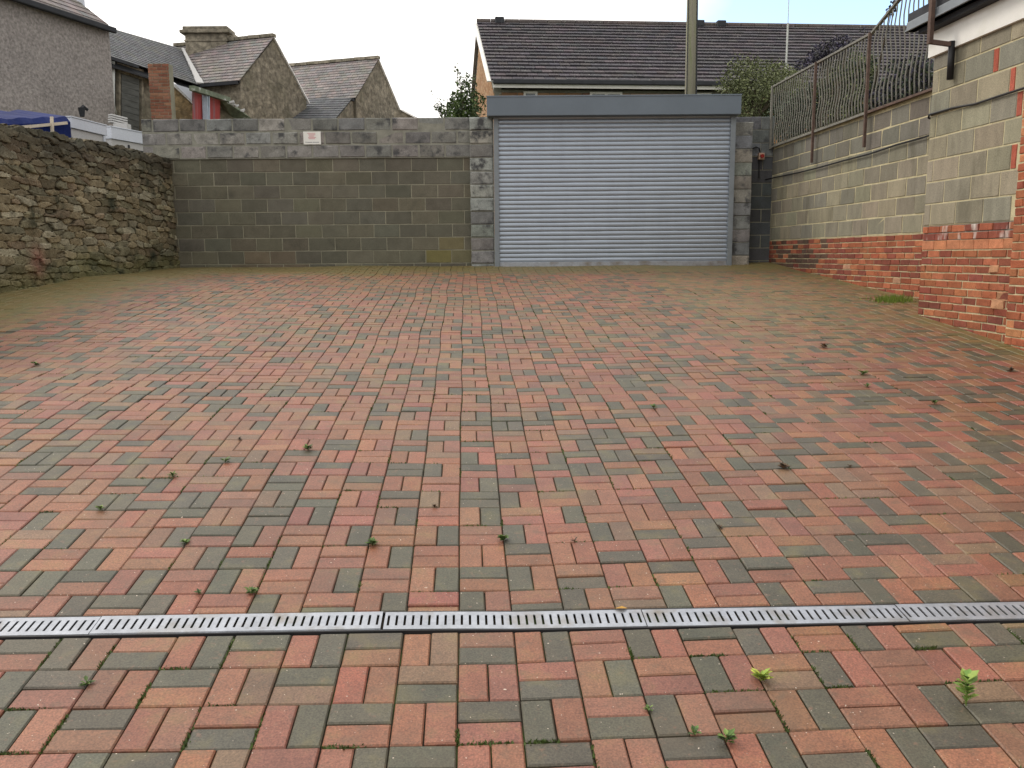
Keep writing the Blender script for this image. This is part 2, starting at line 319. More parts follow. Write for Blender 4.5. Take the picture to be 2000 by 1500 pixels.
for side, j0, j1 in (('B', 0, 52), ('A', 0, 66)):
    for j in range(j0, j1):
        far = side == 'A'
        s0 = (DR1 + 0.142 - MOD + j * MOD) if far else (-(j - 1) * MOD - MOD + 0.0)
        par = j + (1 if far else 0)
        for i in range(-38, 32):
            key = rkey()
            kn = KNOWN.get((side, j))
            if kn:
                ks = kn[1].split(); q = i - kn[0]
                if 0 <= q < len(ks): key = ks[q]
            if side == 'B' and j > 10 and abs(i) > 24: continue
            lay(i * MOD, s0, i, par, key, (DR1, 99) if far else (-99, DR0))
me = bpy.data.meshes.new('paving'); me.from_pydata(PV, [], PF); me.materials.append(M['paver'])
ca = me.color_attributes.new('Col', 'FLOAT_COLOR', 'CORNER')
ca.data.foreach_set('color', np.repeat(np.c_[np.array(PC), np.ones(len(PC))], 4, axis=0).astype(np.float32).ravel())
at_ = me.attributes.new('moss', 'FLOAT', 'POINT'); at_.data.foreach_set('value', np.array(PM, np.float32))
o = bpy.data.objects.new('paving', me); C.objects.link(o); struct(o)
mb = MB(); ny, nx = 200, 90; vs = []
for j in range(ny + 1):
    y = -7 + j * 22.2 / ny
    for i in range(nx + 1):
        a = xw(y) - 0.1; b = xr(y) + 0.2; x = a + (b - a) * i / nx
        und = 0.010 * math.sin(2.1 * x + 0.9 * y) * math.sin(1.7 * y - 0.5 * x) if y > 3.4 else 0
        vs.append((x, y, float(gz(x, y)) - 0.0115 + und))
fs = []
for j in range(ny):
    for i in range(nx):
        a = j * (nx + 1) + i; fs.append((a, a + 1, a + nx + 2, a + nx + 1))
mb.add(vs, fs); struct(mb.build('paving_bed', 'joint'))

# ------------------------------------------------------------------ linear drain across the yard
dr = thing('drain_channel', 'dark edged drainage channel set into the block paving in front of the camera', 'drain', (0, 3.0, float(gz(0, 3.0))))
def dpt(t, s, dz): 
    p = C0 + rdir * t + cdir * s; return np.array([p[0], p[1], float(gz(p[0], p[1])) + dz])

mb = MB()
segs = np.linspace(-6.2, 5.2, 40)
for a, b in zip(segs[:-1], segs[1:]):
    for s0, s1 in ((DR0 + 0.006, DR0 + 0.015), (DR1 - 0.017, DR1 - 0.008)):
        mb.hexa([dpt(a, s0 + dwarp(a), -.06), dpt(b, s0 + dwarp(b), -.06), dpt(b, s1 + dwarp(b), -.06), dpt(a, s1 + dwarp(a), -.06),
                 dpt(a, s0 + dwarp(a), .002), dpt(b, s0 + dwarp(b), .002), dpt(b, s1 + dwarp(b), .002), dpt(a, s1 + dwarp(a), .002)])
    mb.hexa([dpt(a, DR0 + .015 + dwarp(a), -.07), dpt(b, DR0 + .015 + dwarp(b), -.07), dpt(b, DR1 - .017 + dwarp(b), -.07), dpt(a, DR1 - .017 + dwarp(a), -.07),
             dpt(a, DR0 + .015 + dwarp(a), -.06), dpt(b, DR0 + .015 + dwarp(b), -.06), dpt(b, DR1 - .017 + dwarp(b), -.06), dpt(a, DR1 - .017 + dwarp(a), -.06)])
mb.build('channel_body', 'dark', dr)
GL = ['galvanised slotted drain grate cut off by the left edge of the photo', 'galvanised slotted drain grate, second from the left edge of the photo',
      'galvanised slotted drain grate at the middle of the photo, right of the open joint gap', 'galvanised slotted drain grate right of centre with a small yellow leaf on it',
      'galvanised slotted drain grate running off the right edge of the photo']
joints = [-2.33, -1.31, -0.275, 0.69, 1.66, 2.66]
for gi_ in range(-4, 8):
    if 0 <= gi_ < 5: a, b = joints[gi_], joints[gi_ + 1]
    elif gi_ < 0: a = joints[0] + gi_; b = a + 1
    else: a = joints[5] + (gi_ - 5); b = a + 1
    if b > 4.9 or a < -6.1: continue
    mb = MB(); a += 0.002; b -= 0.002 if gi_ != 1 else 0.008
    tw = [0.0, 0.002, 0.0, -0.001, 0.001][gi_] if 0 <= gi_ < 5 else 0
    s0, s1 = DR0 + 0.014, DR1 - 0.016; m0, m1 = s0 + 0.024, s1 - 0.022
    def q(t0, t1, u0, u1, z0=-0.001, z1=0.0035):
        P = lambda t, u, z: dpt(t, u + dwarp(t) + tw * (t - a), z + tw)
        mb.hexa([P(t0, u0, z0), P(t1, u0, z0), P(t1, u1, z0), P(t0, u1, z0), P(t0, u0, z1), P(t1, u0, z1), P(t1, u1, z1), P(t0, u1, z1)])
    n = int(round((b - a) / 0.0298)); st = (b - a) / n
    for k in range(0, n, 4):
        q(a + k * st, a + min(n, k + 4) * st, s0, m0); q(a + k * st, a + min(n, k + 4) * st, m1, s1)
        q(a + k * st, a + min(n, k + 4) * st, s0 - .003, s0, -0.02, 0.001); q(a + k * st, a + min(n, k + 4) * st, s1, s1 + .003, -0.02, 0.001)
    for k in range(n + 1):
        t0 = a if k == 0 else a + k * st - st / 2 + 0.0045; t1 = b if k == n else a + k * st + st / 2 - 0.0045
        q(t0, t1, m0, m1)
    lab = GL[gi_] if 0 <= gi_ < 5 else (('galvanised slotted drain grate %s outside the left edge of the photo' % ['nearest', 'second', 'third', 'fourth'][-gi_ - 1]) if gi_ < 0 else ('galvanised slotted drain grate %s outside the right edge of the photo' % ['nearest', 'second', 'third'][gi_ - 5]))
    tag(mb.build('drain_grate', 'galv'), lab, 'drain grate', 'slotted grates along the drain')

# ------------------------------------------------------------------ masonry helper
class Frame:      # vertical wall face: origin P0 (x, y), unit direction d along, outward normal n
    def __init__(s, P0, d, n): s.P0 = np.array(P0, float); s.d = np.array(d, float); s.d /= np.linalg.norm(s.d); s.n = np.array(n, float)
    def p(s, a, o, z): q = s.P0 + s.d * a + s.n * o; return (q[0], q[1], z)
def blk(mb, fr, a0, a1, z0, z1, o=0.0, ch=0.006, dep=0.03, mi=0, col=(1, 1, 1), rag=0.002):
    if a1 - a0 < 0.015 or z1 - z0 < 0.012: return
    r = lambda: random.uniform(-rag, rag)
    ring = []
    for ins, oo in ((ch, o), (0, o - ch), (0, o - dep)):
        for a, z in ((a0 + ins, z0 + ins), (a1 - ins, z0 + ins), (a1 - ins, z1 - ins), (a0 + ins, z1 - ins)):
            ring.append(fr.p(a + r(), oo + (r() if ins else 0), z + r()))
    mb.add(ring, [(0, 1, 2, 3)] + [(4 + i, 4 + (i + 1) % 4, (i + 1) % 4, i) for i in range(4)] + [(8 + i, 8 + (i + 1) % 4, 4 + (i + 1) % 4, 4 + i) for i in range(4)], mi, col)
def courses(mb, fr, A0, A1, z0, n, h, L_, joint=0.011, off=0.5, colf=None, o=0.0, ch=0.006, shift=0.0, zmin=None, rag=0.002, omit=None, mi=0, orag=0.002, sag=0.0):
    for r in range(n):
        zz0 = z0 + r * h; zz1 = zz0 + h - joint
        a = A0 - L_ + (((r * off) % 1.0) * L_ + shift) % L_
        while a < A1:
            l_ = L_ * random.uniform(0.985, 1.015) if L_ > 0.3 else L_ * random.uniform(0.93, 1.05)
            b0, b1 = max(a, A0), min(a + l_ - joint, A1)
            dz = random.uniform(-sag, sag)
            if not (omit and omit(b0, b1, zz0)):
                blk(mb, fr, b0, b1, zz0 + dz, zz1 + dz, o + random.uniform(-orag, orag), ch, mi=mi, col=colf(r, b0), rag=rag)
            a += l_
def backing(mb, fr, A0, A1, z0, z1, o0, dep, mi=1):
    a = [fr.p(A0, o0, z0), fr.p(A1, o0, z0), fr.p(A1, o0 - dep, z0), fr.p(A0, o0 - dep, z0)]
    b = [(p[0], p[1], z1) for p in a]; mb.hexa(a + b, mi)

YB = 15.0
fb = Frame((-6.4, YB), (1, 0), (0, -1))                 # back wall, a = X + 6.4
# lower dark wall
grey_d = [(0.135, 0.128, 0.098), (0.122, 0.116, 0.092), (0.145, 0.136, 0.102), (0.128, 0.125, 0.10)]
def cd_(r, a):
    c = jit(random.choice(grey_d), 0.10)
    if r <= 2 and 4.2 < a < 5.5 and random.random() < 0.6: c = tuple(x * k for x, k in zip(c, (1.15, 1.12, 0.85)))
    if r == 1 and a > 4.6: c = tuple(x * k for x, k in zip(c, (1.15, 1.12, 0.85)))
    if r in (0, 1) and 1.3 < a < 2.6: c = tuple(x * k for x, k in zip(c, (1.15, 1.0, 0.95)))
    return c
bw = thing('block_wall', 'long grey concrete block wall left of the roller shutter, dark below and paler on top', 'wall', (-3.5, YB + 0.1, -0.15))
mb = MB(); courses(mb, fb, 0.52, 5.72, -0.105 - 0.2235, 9, 0.2235, 0.452, colf=cd_, shift=0.10, joint=0.012)
backing(mb, fb, 0.4, 5.72, -0.5, 1.676, -0.006, 0.2); mb.build('lower_courses', ['block', 'mortar_dark'], bw)
mb = MB(); grey_l = [(0.27, 0.265, 0.25), (0.24, 0.24, 0.23), (0.29, 0.285, 0.26), (0.22, 0.22, 0.215)]
def cl_(r, a):
    c = jit(random.choice(grey_l), 0.12)
    return tuple(x * 0.8 for x in c) if (r == 1 and a > 2.9) or (r == 2) and random.random() < 0.75 or (r == 0 and a > 3.3 and random.random() < .6) else c
for r in range(3):
    courses(mb, fb, 0.12, 5.72, 1.69 + r * 0.222 + (0.004 if r else 0), 1, 0.222, 0.452, colf=lambda q, a, r=r: cl_(r, a), shift=0.2 + 0.22 * (r % 2), joint=0.03 if r == 1 else 0.022, o=0.03, ch=0.012, rag=0.008, orag=0.006)
backing(mb, fb, 0.12, 5.72, 1.677, 2.335, 0.022, 0.225)
mb.build('upper_courses', ['block_top', 'mortar'], bw)

# notice on the wall
P = at(592, 257, YB - .045); Q = at(627, 282, YB - .045)
nb = thing('notice_sign', 'small white notice with faded red and black print on the block wall', 'sign', ((P[0] + Q[0]) / 2, YB - 0.04, (P[2] + Q[2]) / 2))
mb = MB(); mb.box((P[0], YB - 0.046, Q[2]), (Q[0], YB - 0.034, P[2])); mb.build('board', 'white', nb, bevel=0.002)
mb = MB(); W = Q[0] - P[0]; H = P[2] - Q[2]
def pr(x0, x1, y0, y1): mb.box((P[0] + x0 * W, YB - 0.048, Q[2] + y0 * H), (P[0] + x1 * W, YB - 0.0462, Q[2] + y1 * H))
pr(.24, .7, .84, .88); 
for k, (x0, x1) in enumerate(((.3, .66), (.28, .72), (.33, .62), (.3, .7))): pr(x0, x1, .42 + k * .1, .47 + k * .1)
mb.build('red_print', 'ink', nb)
mb = MB(); pr(.12, .17, .15, .21); pr(.2, .5, .15, .19); pr(.53, .9, .15, .19); mb.build('black_print', 'inkgrey', nb)

# piers either side of the shutter
def pier(name, X0, X1, Y, z0, z1, label, cols, seed, o_r=0.02):
    random.seed(seed)
    fr = Frame((X0, Y), (1, 0), (0, -1)); mb = MB(); z = z1; r = 0
    while z > z0 - 0.2:
        h = 0.2235; half = (r % 2 == 1) and (X1 - X0 > 0.36)
        c = jit(random.choice(cols), 0.15)
        blk(mb, fr, 0.003, X1 - X0 - 0.003, z - h + 0.012, z, random.uniform(0, o_r), 0.018 if o_r > 0.015 else 0.008, col=c, rag=0.006)
        z -= h; r += 1
    backing(mb, fr, 0.004, X1 - X0 - 0.004, z0 - 0.2, z1 - 0.005, -0.012, 0.42)
    return tag(mb.build(name, ['block_top', 'mortar']), label, 'pier', 'block piers of the shutter opening')
pier('block_pier', -0.69, -0.29, 14.86, -0.15, 2.32, 'pale stained block pier at the left edge of the roller shutter', [(0.28, 0.28, 0.275), (0.22, 0.225, 0.22), (0.33, 0.325, 0.31)], 3)
pier('block_pier', 3.795, 4.115, 14.86, -0.15, 2.21, 'grey block pier at the right edge of the roller shutter', [(0.23, 0.235, 0.225), (0.26, 0.25, 0.215), (0.18, 0.185, 0.195)], 4, 0.008)
random.seed(11)
fq = Frame((4.10, 15.2), (1, 0), (0, -1)); mb = MB()
rw = thing('recess_wall', 'dark block wall set back between the right pier and the side wall', 'wall', (4.35, 15.25, -0.15))
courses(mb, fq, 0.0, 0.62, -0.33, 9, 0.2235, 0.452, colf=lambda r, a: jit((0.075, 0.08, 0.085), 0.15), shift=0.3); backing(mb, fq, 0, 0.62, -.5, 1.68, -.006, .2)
mb.build('lower_courses', ['block', 'mortar_dark'], rw)
mb = MB(); courses(mb, fq, -0.3, 0.47, 1.69, 3, 0.222, 0.452, colf=lambda r, a: jit((0.16, 0.17, 0.18), 0.2), shift=0.1, o=0.02); backing(mb, fq, -.3, 0.47, 1.677, 2.34, .012, .22)
mb.build('upper_courses', ['block_top', 'mortar'], rw)

# ------------------------------------------------------------------ roller shutter
SX0, SX1 = -0.28, 3.79; SH0, SH1 = -0.17, 2.31; SY = 14.80
sh = thing('roller_shutter', 'closed galvanised roller shutter with a grey header box', 'roller shutter', ((SX0 + SX1) / 2, SY, SH0))
mb = MB(); prof = []
pitch = 0.0745; n = int((SH1 - SH0 - 0.06) / pitch) + 1
z = SH0 + 0.06
for k in range(n):
    for f_, o_ in ((0.0, 0.0), (0.06, 0.006), (0.2, 0.009), (0.42, 0.0105), (0.66, 0.0095), (0.86, 0.006), (0.92, 0.001), (0.97, -0.002)):
        prof.append((SY - o_, z + (k + f_) * pitch))
XN = 24; vs = []; fs = []
for i in range(XN + 1):
    x = SX0 + 0.06 + (SX1 - SX0 - 0.12) * i / XN
    for k, (y, zz) in enumerate(prof):
        b = 0.0022 * math.sin(i * 0.9 + 0.35 * (k // 8)) * math.sin(k // 8 * 1.7 + i * 0.2); vs.append((x, y + b, zz))
m_ = len(prof)
for i in range(XN):
    for k in range(m_ - 1): fs.append((i * m_ + k, (i + 1) * m_ + k, (i + 1) * m_ + k + 1, i * m_ + k + 1))
mb.add(vs, fs); mb.build('curtain', 'shutter', sh, smooth=True)
for x0, x1 in ((SX0, SX0 + 0.085), (SX1 - 0.085, SX1)):
    mb = MB(); mb.box((x0, SY - 0.055, SH0 - 0.03), (x1, SY + 0.03, SH1 + 0.02)); mb.build('guide_rail', 'gutter', sh, bevel=0.004)
mb = MB(); mb.box((SX0 + 0.085, SY - 0.03, SH0 - 0.02), (SX1 - 0.085, SY + 0.01, SH0 + 0.065)); mb.build('bottom_rail', 'galv', sh, bevel=0.004)
mb = MB(); mb.box((-0.385, 14.60, 2.302), (3.832, 15.0, 2.612)); mb.build('header_box', 'header', sh, bevel=0.006)
mb = MB(); mb.box((-0.39, 14.592, 2.598), (3.837, 15.005, 2.622)); mb.build('box_lid', 'header', sh, bevel=0.003)

# isolator switch and its conduit
P = at(1488, 305, 15.10)
sw = thing('isolator_switch', 'small orange isolator switch box with a red knob on the recessed wall', 'switch', P)
mb = MB(); mb.box((P[0] - .05, 15.10, P[2] - .057), (P[0] + .05, 15.19, P[2] + .057)); mb.build('housing', 'orange', sw, bevel=0.008)
mb = MB(); mb.tube([(P[0], 15.10, P[2]), (P[0], 15.06, P[2])], 0.032, 12); mb.box((P[0] - .008, 15.045, P[2] - .03), (P[0] + .008, 15.06, P[2] + .03)); mb.build('knob', 'redknob', sw)
mb = MB(); mb.tube([(P[0] - .02, 15.17, P[2] - .06), (P[0] - .02, 15.17, P[2] - .36)], 0.012, 8)
mb.tube([(P[0] - .01, 15.17, P[2] + .06), (P[0] - .03, 15.16, P[2] + .14), (P[0] - .09, 15.16, P[2] + .16), (P[0] - .18, 15.17, P[2] + .12)], 0.009, 6); mb.build('conduit', 'dark', sw)

# ------------------------------------------------------------------ right side wall (blocks on a brick plinth)
S_ = 0.06; dR = np.array([S_, -1.0]); dR /= np.linalg.norm(dR); nR = np.array([-1.0, -S_]); nR /= np.linalg.norm(nR)
fr = Frame((4.56, YB + .2), dR, nR)
random.seed(21)
sw_ = thing('side_wall', 'weathered block wall on a red brick base along the right side of the yard', 'wall', (4.9, 12.2, -0.4))
warm = [(0.235, 0.215, 0.16), (0.215, 0.20, 0.15), (0.255, 0.23, 0.17), (0.19, 0.18, 0.145)]
mb = MB(); courses(mb, fr, 0.0, 6.0, 0.245, 7, 0.2235, 0.452, colf=lambda r, a: jit(random.choice(warm), 0.12) if r < 5 else jit((0.15, 0.142, 0.12), 0.12), shift=0.05, rag=0.004, joint=.014)
backing(mb, fr, 0, 6.0, 0.235, 1.835, -0.005, 0.25); mb.build('blockwork', ['block_warm', 'mortar_warm'], sw_)
mb = MB(); backing(mb, fr, -.02, 6.0, 1.836, 1.88, 0.01, 0.3, 0); mb.build('coping', ['mortar_dark'], sw_)
reds = [(0.32, 0.105, 0.054), (0.28, 0.088, 0.048), (0.24, 0.073, 0.046), (0.34, 0.125, 0.064), (0.20, 0.062, 0.044)]
def cb_(r, a):
    if a < 2.2 and random.random() < 0.35: return jit((0.10, 0.06, 0.045), 0.2)
    if (r < 9 and a < 2.4 and random.random() < 0.25) or random.random() < 0.01: return jit((0.42, 0.24, 0.15), 0.12)
    return jit(random.choice(reds), 0.15)
mb = MB(); courses(mb, fr, 0.0, 6.0, 0.235 - 14 * 0.0755, 14, 0.0755, 0.225, colf=cb_, joint=0.012, ch=0.004, rag=0.003, orag=0.0035)
backing(mb, fr, 0, 6.0, -0.9, 0.2345, -0.008, 0.25); mb.build('brick_plinth', ['brick', 'mortar_warm'], sw_)

# ------------------------------------------------------------------ near building on the right
nbd = thing('side_building', 'low block and red brick outbuilding with white eaves at the right edge', 'building', (5.5, 7, -0.8))
fn = Frame((4.36, 9.13), dR, nR)
random.seed(33)
A1 = 1.50
def omit(b0, b1, z): return False
mb = MB(); RB = [(1, 1.1, 6), (1.42, 1.50, 5)]
for r in range(8):
    z0 = 0.285 + r * 0.2235; end = 2.4 if r >= 6 else A1 - (0.0 if r % 2 else 0.075)
    a = -0.45 + (0.225 if r % 2 else 0.0) + 0.12
    cuts = {6: 1.02, 5: 1.28, 4: 1.40, 2: 1.38}
    while a < end:
        b = min(a + 0.44, end); a_ = max(a, 0)
        c = jit(random.choice(warm), 0.12); c = tuple(x * 1.12 for x in c)
        if r in cuts and a_ < cuts[r] < b + 0.09:
            blk(mb, fn, a_, cuts[r] - 0.01, z0, z0 + 0.212, 0, 0.006, col=c)
            blk(mb, fn, cuts[r], cuts[r] + 0.068, z0 + 0.004, z0 + 0.208, 0.002, 0.004, mi=2, col=jit((0.36, 0.10, 0.065), 0.1)); a = cuts[r] + 0.08; continue
        blk(mb, fn, a_, b, z0, z0 + 0.212, random.uniform(-.002, .002), 0.006, col=c); a = b + 0.012
backing(mb, fn, 0.0, A1, 0.28, 2.03, -0.006, 0.4); backing(mb, fn, A1 + .001, 2.4, 1.62, 2.03, -0.006, 0.4); mb.build('blockwork', ['block_warm', 'mortar_warm', 'brick'], nbd)
# brick plinth, with salt streaks on the top courses
h = 0.0757
mb = MB(); courses(mb, fn, 0.0, A1 + .0, 0.282 - 2 * h, 2, h, 0.225, colf=lambda r, a: jit(random.choice(reds), .15), ch=0.005, rag=0.003, orag=.004); 
backing(mb, fn, 0, A1, 0.282 - 2 * h - .004, 0.2785, -.011, .3); mb.build('salty_bricks', ['brick_salt', 'mortar'], nbd)
mb = MB(); 
courses(mb, fn, 0.0, A1, 0.282 - 3 * h - .02, 1, h + .02, 0.225, colf=lambda r, a: jit((0.46, 0.19, 0.10), .08), ch=0.003, rag=0.002, orag=.002, joint=.006)
skip = None
courses(mb, fn, 0.0, A1, 0.262 - 17 * h, 14, h, 0.225, colf=lambda r, a: jit(random.choice(reds), .18), ch=0.004, rag=0.003, orag=.0035, omit=skip, joint=.013)
backing(mb, fn, 0, A1, -1.2, 0.282 - 2 * h - .0045, -.008, .3)
blk(mb, fn, 1.20, 1.33, -0.185, -0.115, .008, .006, mi=2, rag=.01); blk(mb, fn, 1.26, 1.44, -0.50, -0.42, .008, .006, mi=2, rag=.015); blk(mb, fn, 1.33, 1.49, -0.425, -0.36, .008, .006, mi=2, rag=.015)
mb.build('brick_plinth', ['brick', 'mortar_warm', 'cement'], nbd)
# full height brick quoin column and the rest of the flank towards the camera
mb = MB(); courses(mb, fn, A1 + .004, 6.6, -1.95, 47, h, 0.225, colf=lambda r, a: jit(random.choice(reds[:4] + [(0.46, .2, .1)]), .15), o=0.012, ch=0.005, rag=0.004, orag=.004)
courses(mb, fn, 2.41, 6.6, -1.95 + 47 * h, 6, h, 0.225, colf=lambda r, a: jit(random.choice(reds[:4]), .15), o=0.012, ch=0.005, rag=0.004, orag=.004); backing(mb, fn, A1, 6.6, -2.0, 1.605, .004, .35); backing(mb, fn, 2.41, 6.6, 1.606, 2.05, .004, .35); mb.build('brick_flank', ['brick', 'mortar_warm'], nbd)
# end wall facing the shutter side, body and roof
fe = Frame(tuple(fn.P0[:2] + nR * 0), (1, 0.06), (0, 1))
mb = MB(); backing(mb, fe, 0.05, 4.0, -0.9, 2.07, -0.003, .2, 0); mb.build('end_wall', ['mortar_warm'], nbd)
def npt(a, o, z): return np.array(fn.p(a, o, z))
def nbox(a0, a1, o0, o1, z0, z1, name, m, bev=0):
    mb = MB(); mb.hexa([npt(a0, o0, z0), npt(a1, o0, z0), npt(a1, o1, z0), npt(a0, o1, z0), npt(a0, o0, z1), npt(a1, o0, z1), npt(a1, o1, z1), npt(a0, o1, z1)])
    return mb.build(name, m, nbd, bevel=bev)
nbox(-0.06, 6.6, 0.035, -0.1, 1.99, 2.235, 'white_fascia', 'white', .003)
nbox(-0.10, 6.6, 0.13, -0.05, 2.237, 2.285, 'soffit', 'felt')
nbox(-0.22, 6.6, 0.20, 0.10, 2.286, 2.38, 'gutter', 'gutter', .008)
nbox(-0.22, 6.6, 0.215, 0.095, 2.286, 2.300, 'gutter_lip', 'gutter')
nbox(-0.24, 6.6, 0.18, -3.5, 2.385, 2.47, 'roof_edge', 'felt', .004)
nbox(-0.10, 6.6, 0.0, -3.6, 2.475, 2.55, 'roof', 'felt')

# fence along the top of the side wall
fen = thing('metal_fence', 'weathered metal railing with wavy upright bars on top of the right side wall', 'fence', (4.7, 12.5, 1.84))
def fp(Y, z, off=0.03): return np.array([4.56 + (15 - Y) * S_ - off, Y, z])
YP = [15.15, 13.35, 11.65, 9.0]
ztop = lambda Y: 2.84 if Y >= 11.65 else 2.84 + (11.65 - Y) * 0.34
zbot = lambda Y: 1.83 + 0.02 * (15 - Y) / 5
random.seed(5)
for k in range(3):
    a, b = YP[k], YP[k + 1]
    mb = MB(); mb.bar(fp(a, ztop(a)), fp(b, ztop(b)), 0.045, 0.03); mb.build('top_rail', 'fence', fen, bevel=.003)
    mb = MB(); mb.bar(fp(a, zbot(a)), fp(b, zbot(b)), 0.04, 0.03); mb.build('bottom_rail', 'rust' if k == 2 else 'fence', fen, bevel=.003)
    nb_ = [18, 18, 24][k]
    for i in range(1, nb_ + 1):
        Y = a + (b - a) * i / (nb_ + 1); z0, z1 = zbot(Y), ztop(Y); ph = random.uniform(-.008, .008); am = random.uniform(0.92, 1.08)
        pts = []
        for q_ in range(15):
            s = q_ / 14; wv = am * (0.0125 * math.sin(2 * math.pi * (s * 1.55 + 0.05 + ph)) * min(1, s * 5, (1 - s) * 5))
            pts.append(fp(Y + wv * 0.9 , z0 + (z1 - z0) * s, 0.03 + wv * 1.0))
        mb = MB(); mb.tube(pts, 0.0085, 6); mb.build('bar', 'fence', fen, smooth=True)
for Y, zb in ((15.15, 1.80), (13.35, 1.38), (11.65, 1.40)):
    mb = MB(); mb.box((*(fp(Y, 0, .055)[:2] - np.array([0.018, 0.02])), zb), (*(fp(Y, 0, .055)[:2] + np.array([0.018, 0.02])), ztop(Y) + .01)); mb.build('post', 'rust' if Y < 15 else 'fence', fen, bevel=.003)
# near post bracketed to the outbuilding
mb = MB(); c = npt(0.33, 0.235, 0); mb.box((c[0] - .02, c[1] - .03, 2.04), (c[0] + .02, c[1] + .03, 3.1)); mb.build('post', 'rust', fen, bevel=.003)
mb = MB(); mb.bar(npt(0.0, 0.26, 2.56), npt(5.0, 0.26, 2.9), 0.05, 0.03); mb.build('bottom_rail', 'fence', fen)
mb = MB(); mb.bar(npt(-0.05, 0.26, 3.35), npt(5.0, 0.26, 3.75), 0.05, 0.03); mb.build('top_rail', 'fence', fen)
for i in range(40):
    a = 0.2 + i * 0.12; mb = MB(); mb.tube([npt(a, .26, 2.56 + a * .068), npt(a, .285, 2.8 + a * .068), npt(a, .24, 3.05 + a * .07), npt(a, .26, 3.35 + a * .08)], 0.008, 6); mb.build('bar', 'fence', fen)

# bracket and short downpipe
bp = thing('downpipe', 'short black downpipe stub on the block wall under the white eaves', 'pipe', npt(.3, .04, 1.9))
mb = MB(); mb.bar(npt(0.33, 0.22, 2.06), npt(0.40, 0.06, 2.02), 0.05, 0.04); mb.build('elbow', 'rust', bp)
mb = MB(); mb.tube([npt(0.40, 0.05, 2.05), npt(0.40, 0.045, 1.69)], 0.032, 10); mb.build('pipe', 'dark', bp, smooth=True)
# black cable
mb = MB()
pts = [online(u, v, 4.535, 15, S_) for u, v in ((1500, 349), (1512, 347), (1560, 337), (1600, 327), (1650, 313), (1700, 300), (1750, 283), (1804, 268))]
pts[0] = np.array([4.44, 15.16, pts[1][2] - .02])
mb.tube(pts, 0.012, 6)
pts2 = [online(u, v, 4.34, 9.13, S_) for u, v in ((1808, 231), (1815, 224), (1860, 211), (1905, 203), (1950, 188), (2000, 172), (2100, 140))]
za, zb_ = pts[-1][2] + .03, pts2[0][2]
mb.tube([pts[-1], np.array([4.88, 9.22, za]), np.array([4.7, 9.15, za + .1]), np.array([4.42, 9.15, zb_ - .03]), np.array([4.345, 9.14, zb_])] + pts2[1:], 0.011, 6)
tag(mb.build('cable', 'dark', smooth=True), 'thin black cable sagging along the right wall and round the corner', 'cable')

# ------------------------------------------------------------------ rubble stone wall on the left
def fbm(x, y, seed, oct=4):
    r = np.zeros_like(x); a = 1.0
    for o_ in range(oct):
        R = np.random.default_rng(seed + o_).random((64, 64)); xi = np.floor(x).astype(int); yi = np.floor(y).astype(int)
        fx = x - xi; fy = y - yi; fx = fx * fx * (3 - 2 * fx); fy = fy * fy * (3 - 2 * fy)
        g = lambda i, j: R[i % 64, j % 64]
        r += a * ((g(xi, yi) * (1 - fx) + g(xi + 1, yi) * fx) * (1 - fy) + (g(xi, yi + 1) * (1 - fx) + g(xi + 1, yi + 1) * fx) * fy - 0.5)
        x = x * 2.03 + 7.1; y = y * 2.03 + 3.3; a *= 0.5
    return r
TY = [2, 6, 9.5, 10.47, 10.92, 11.31, 11.97, 12.46, 12.91, 13.17, 13.97, 14.9, 15.3]
TZ = [1.0, 1.3, 1.5, 1.54, 1.61, 1.57, 1.62, 1.65, 1.68, 1.64, 1.66, 1.67, 1.67]
LY0, LY1 = 3.0, 15.05; na = 860; nq = 190
yy = LY1 - (LY1 - LY0) * (np.linspace(0, 1, na) ** 1.0)
q = np.linspace(0, 1, nq)
A, Q = np.meshgrid(yy, q, indexing='ij')
ztop_ = np.interp(A, TY, TZ); zb_ = gz(np.vectorize(xw)(A), A) - 0.08
Hh = ztop_ - zb_; arc = Hh + 0.42; sdist = Q * arc
face = np.minimum(sdist, Hh); over = np.clip(sdist - Hh, 0, None)
U = A.copy(); V = zb_ + sdist
wu = U + 0.09 * fbm(U * 1.6, V * 2, 50, 3) + .02 * fbm(U * 9, V * 9, 52, 2); wv = V + 0.10 * fbm(U * 0.9 + 9, V * 1.2, 60, 2) + .014 * fbm(U * 5, V * 8, 62, 2)
SZ = 1 + 0.55 * fbm(U * 0.9, V * 1.3, 90, 2)
cw, chh = 0.30, 0.092
gx = wu / cw; gy_ = wv / chh
ix = np.floor(gx).astype(int); iy = np.floor(gy_).astype(int)
Rj = np.random.default_rng(77).random((256, 256, 5))
best = np.full(U.shape, 9e9); sec = np.full(U.shape, 9e9); bi = np.zeros(U.shape, int); bj = np.zeros(U.shape, int); ldx = np.zeros(U.shape); ldy = np.zeros(U.shape)
for dj in (-1, 0, 1):
    for di in (-2, -1, 0, 1, 2):
        jx = ix + di; jy = iy + dj; rr = Rj[jx % 256, jy % 256]
        sx = jx + 0.5 + (rr[..., 0] - .5) * 0.85 + 0.5 * (jy % 2); sy = jy + 0.5 + (rr[..., 1] - .5) * 0.42
        wgt = 0.68 + 0.64 * rr[..., 2]
        d = ((np.abs(gx - sx) * 0.85) ** 3.2 + np.abs(gy_ - sy) ** 3.2 + 0.004) ** (1 / 3.2) * wgt
        m_ = d < best; sec = np.where(m_, best, np.minimum(sec, d)); bi = np.where(m_, jx, bi); bj = np.where(m_, jy, bj); best = np.where(m_, d, best); ldx = np.where(m_, gx - sx, ldx); ldy = np.where(m_, gy_ - sy, ldy)
edge = np.clip((sec - best) * 8.0, 0, 1); cell = Rj[bi % 256, bj % 256]
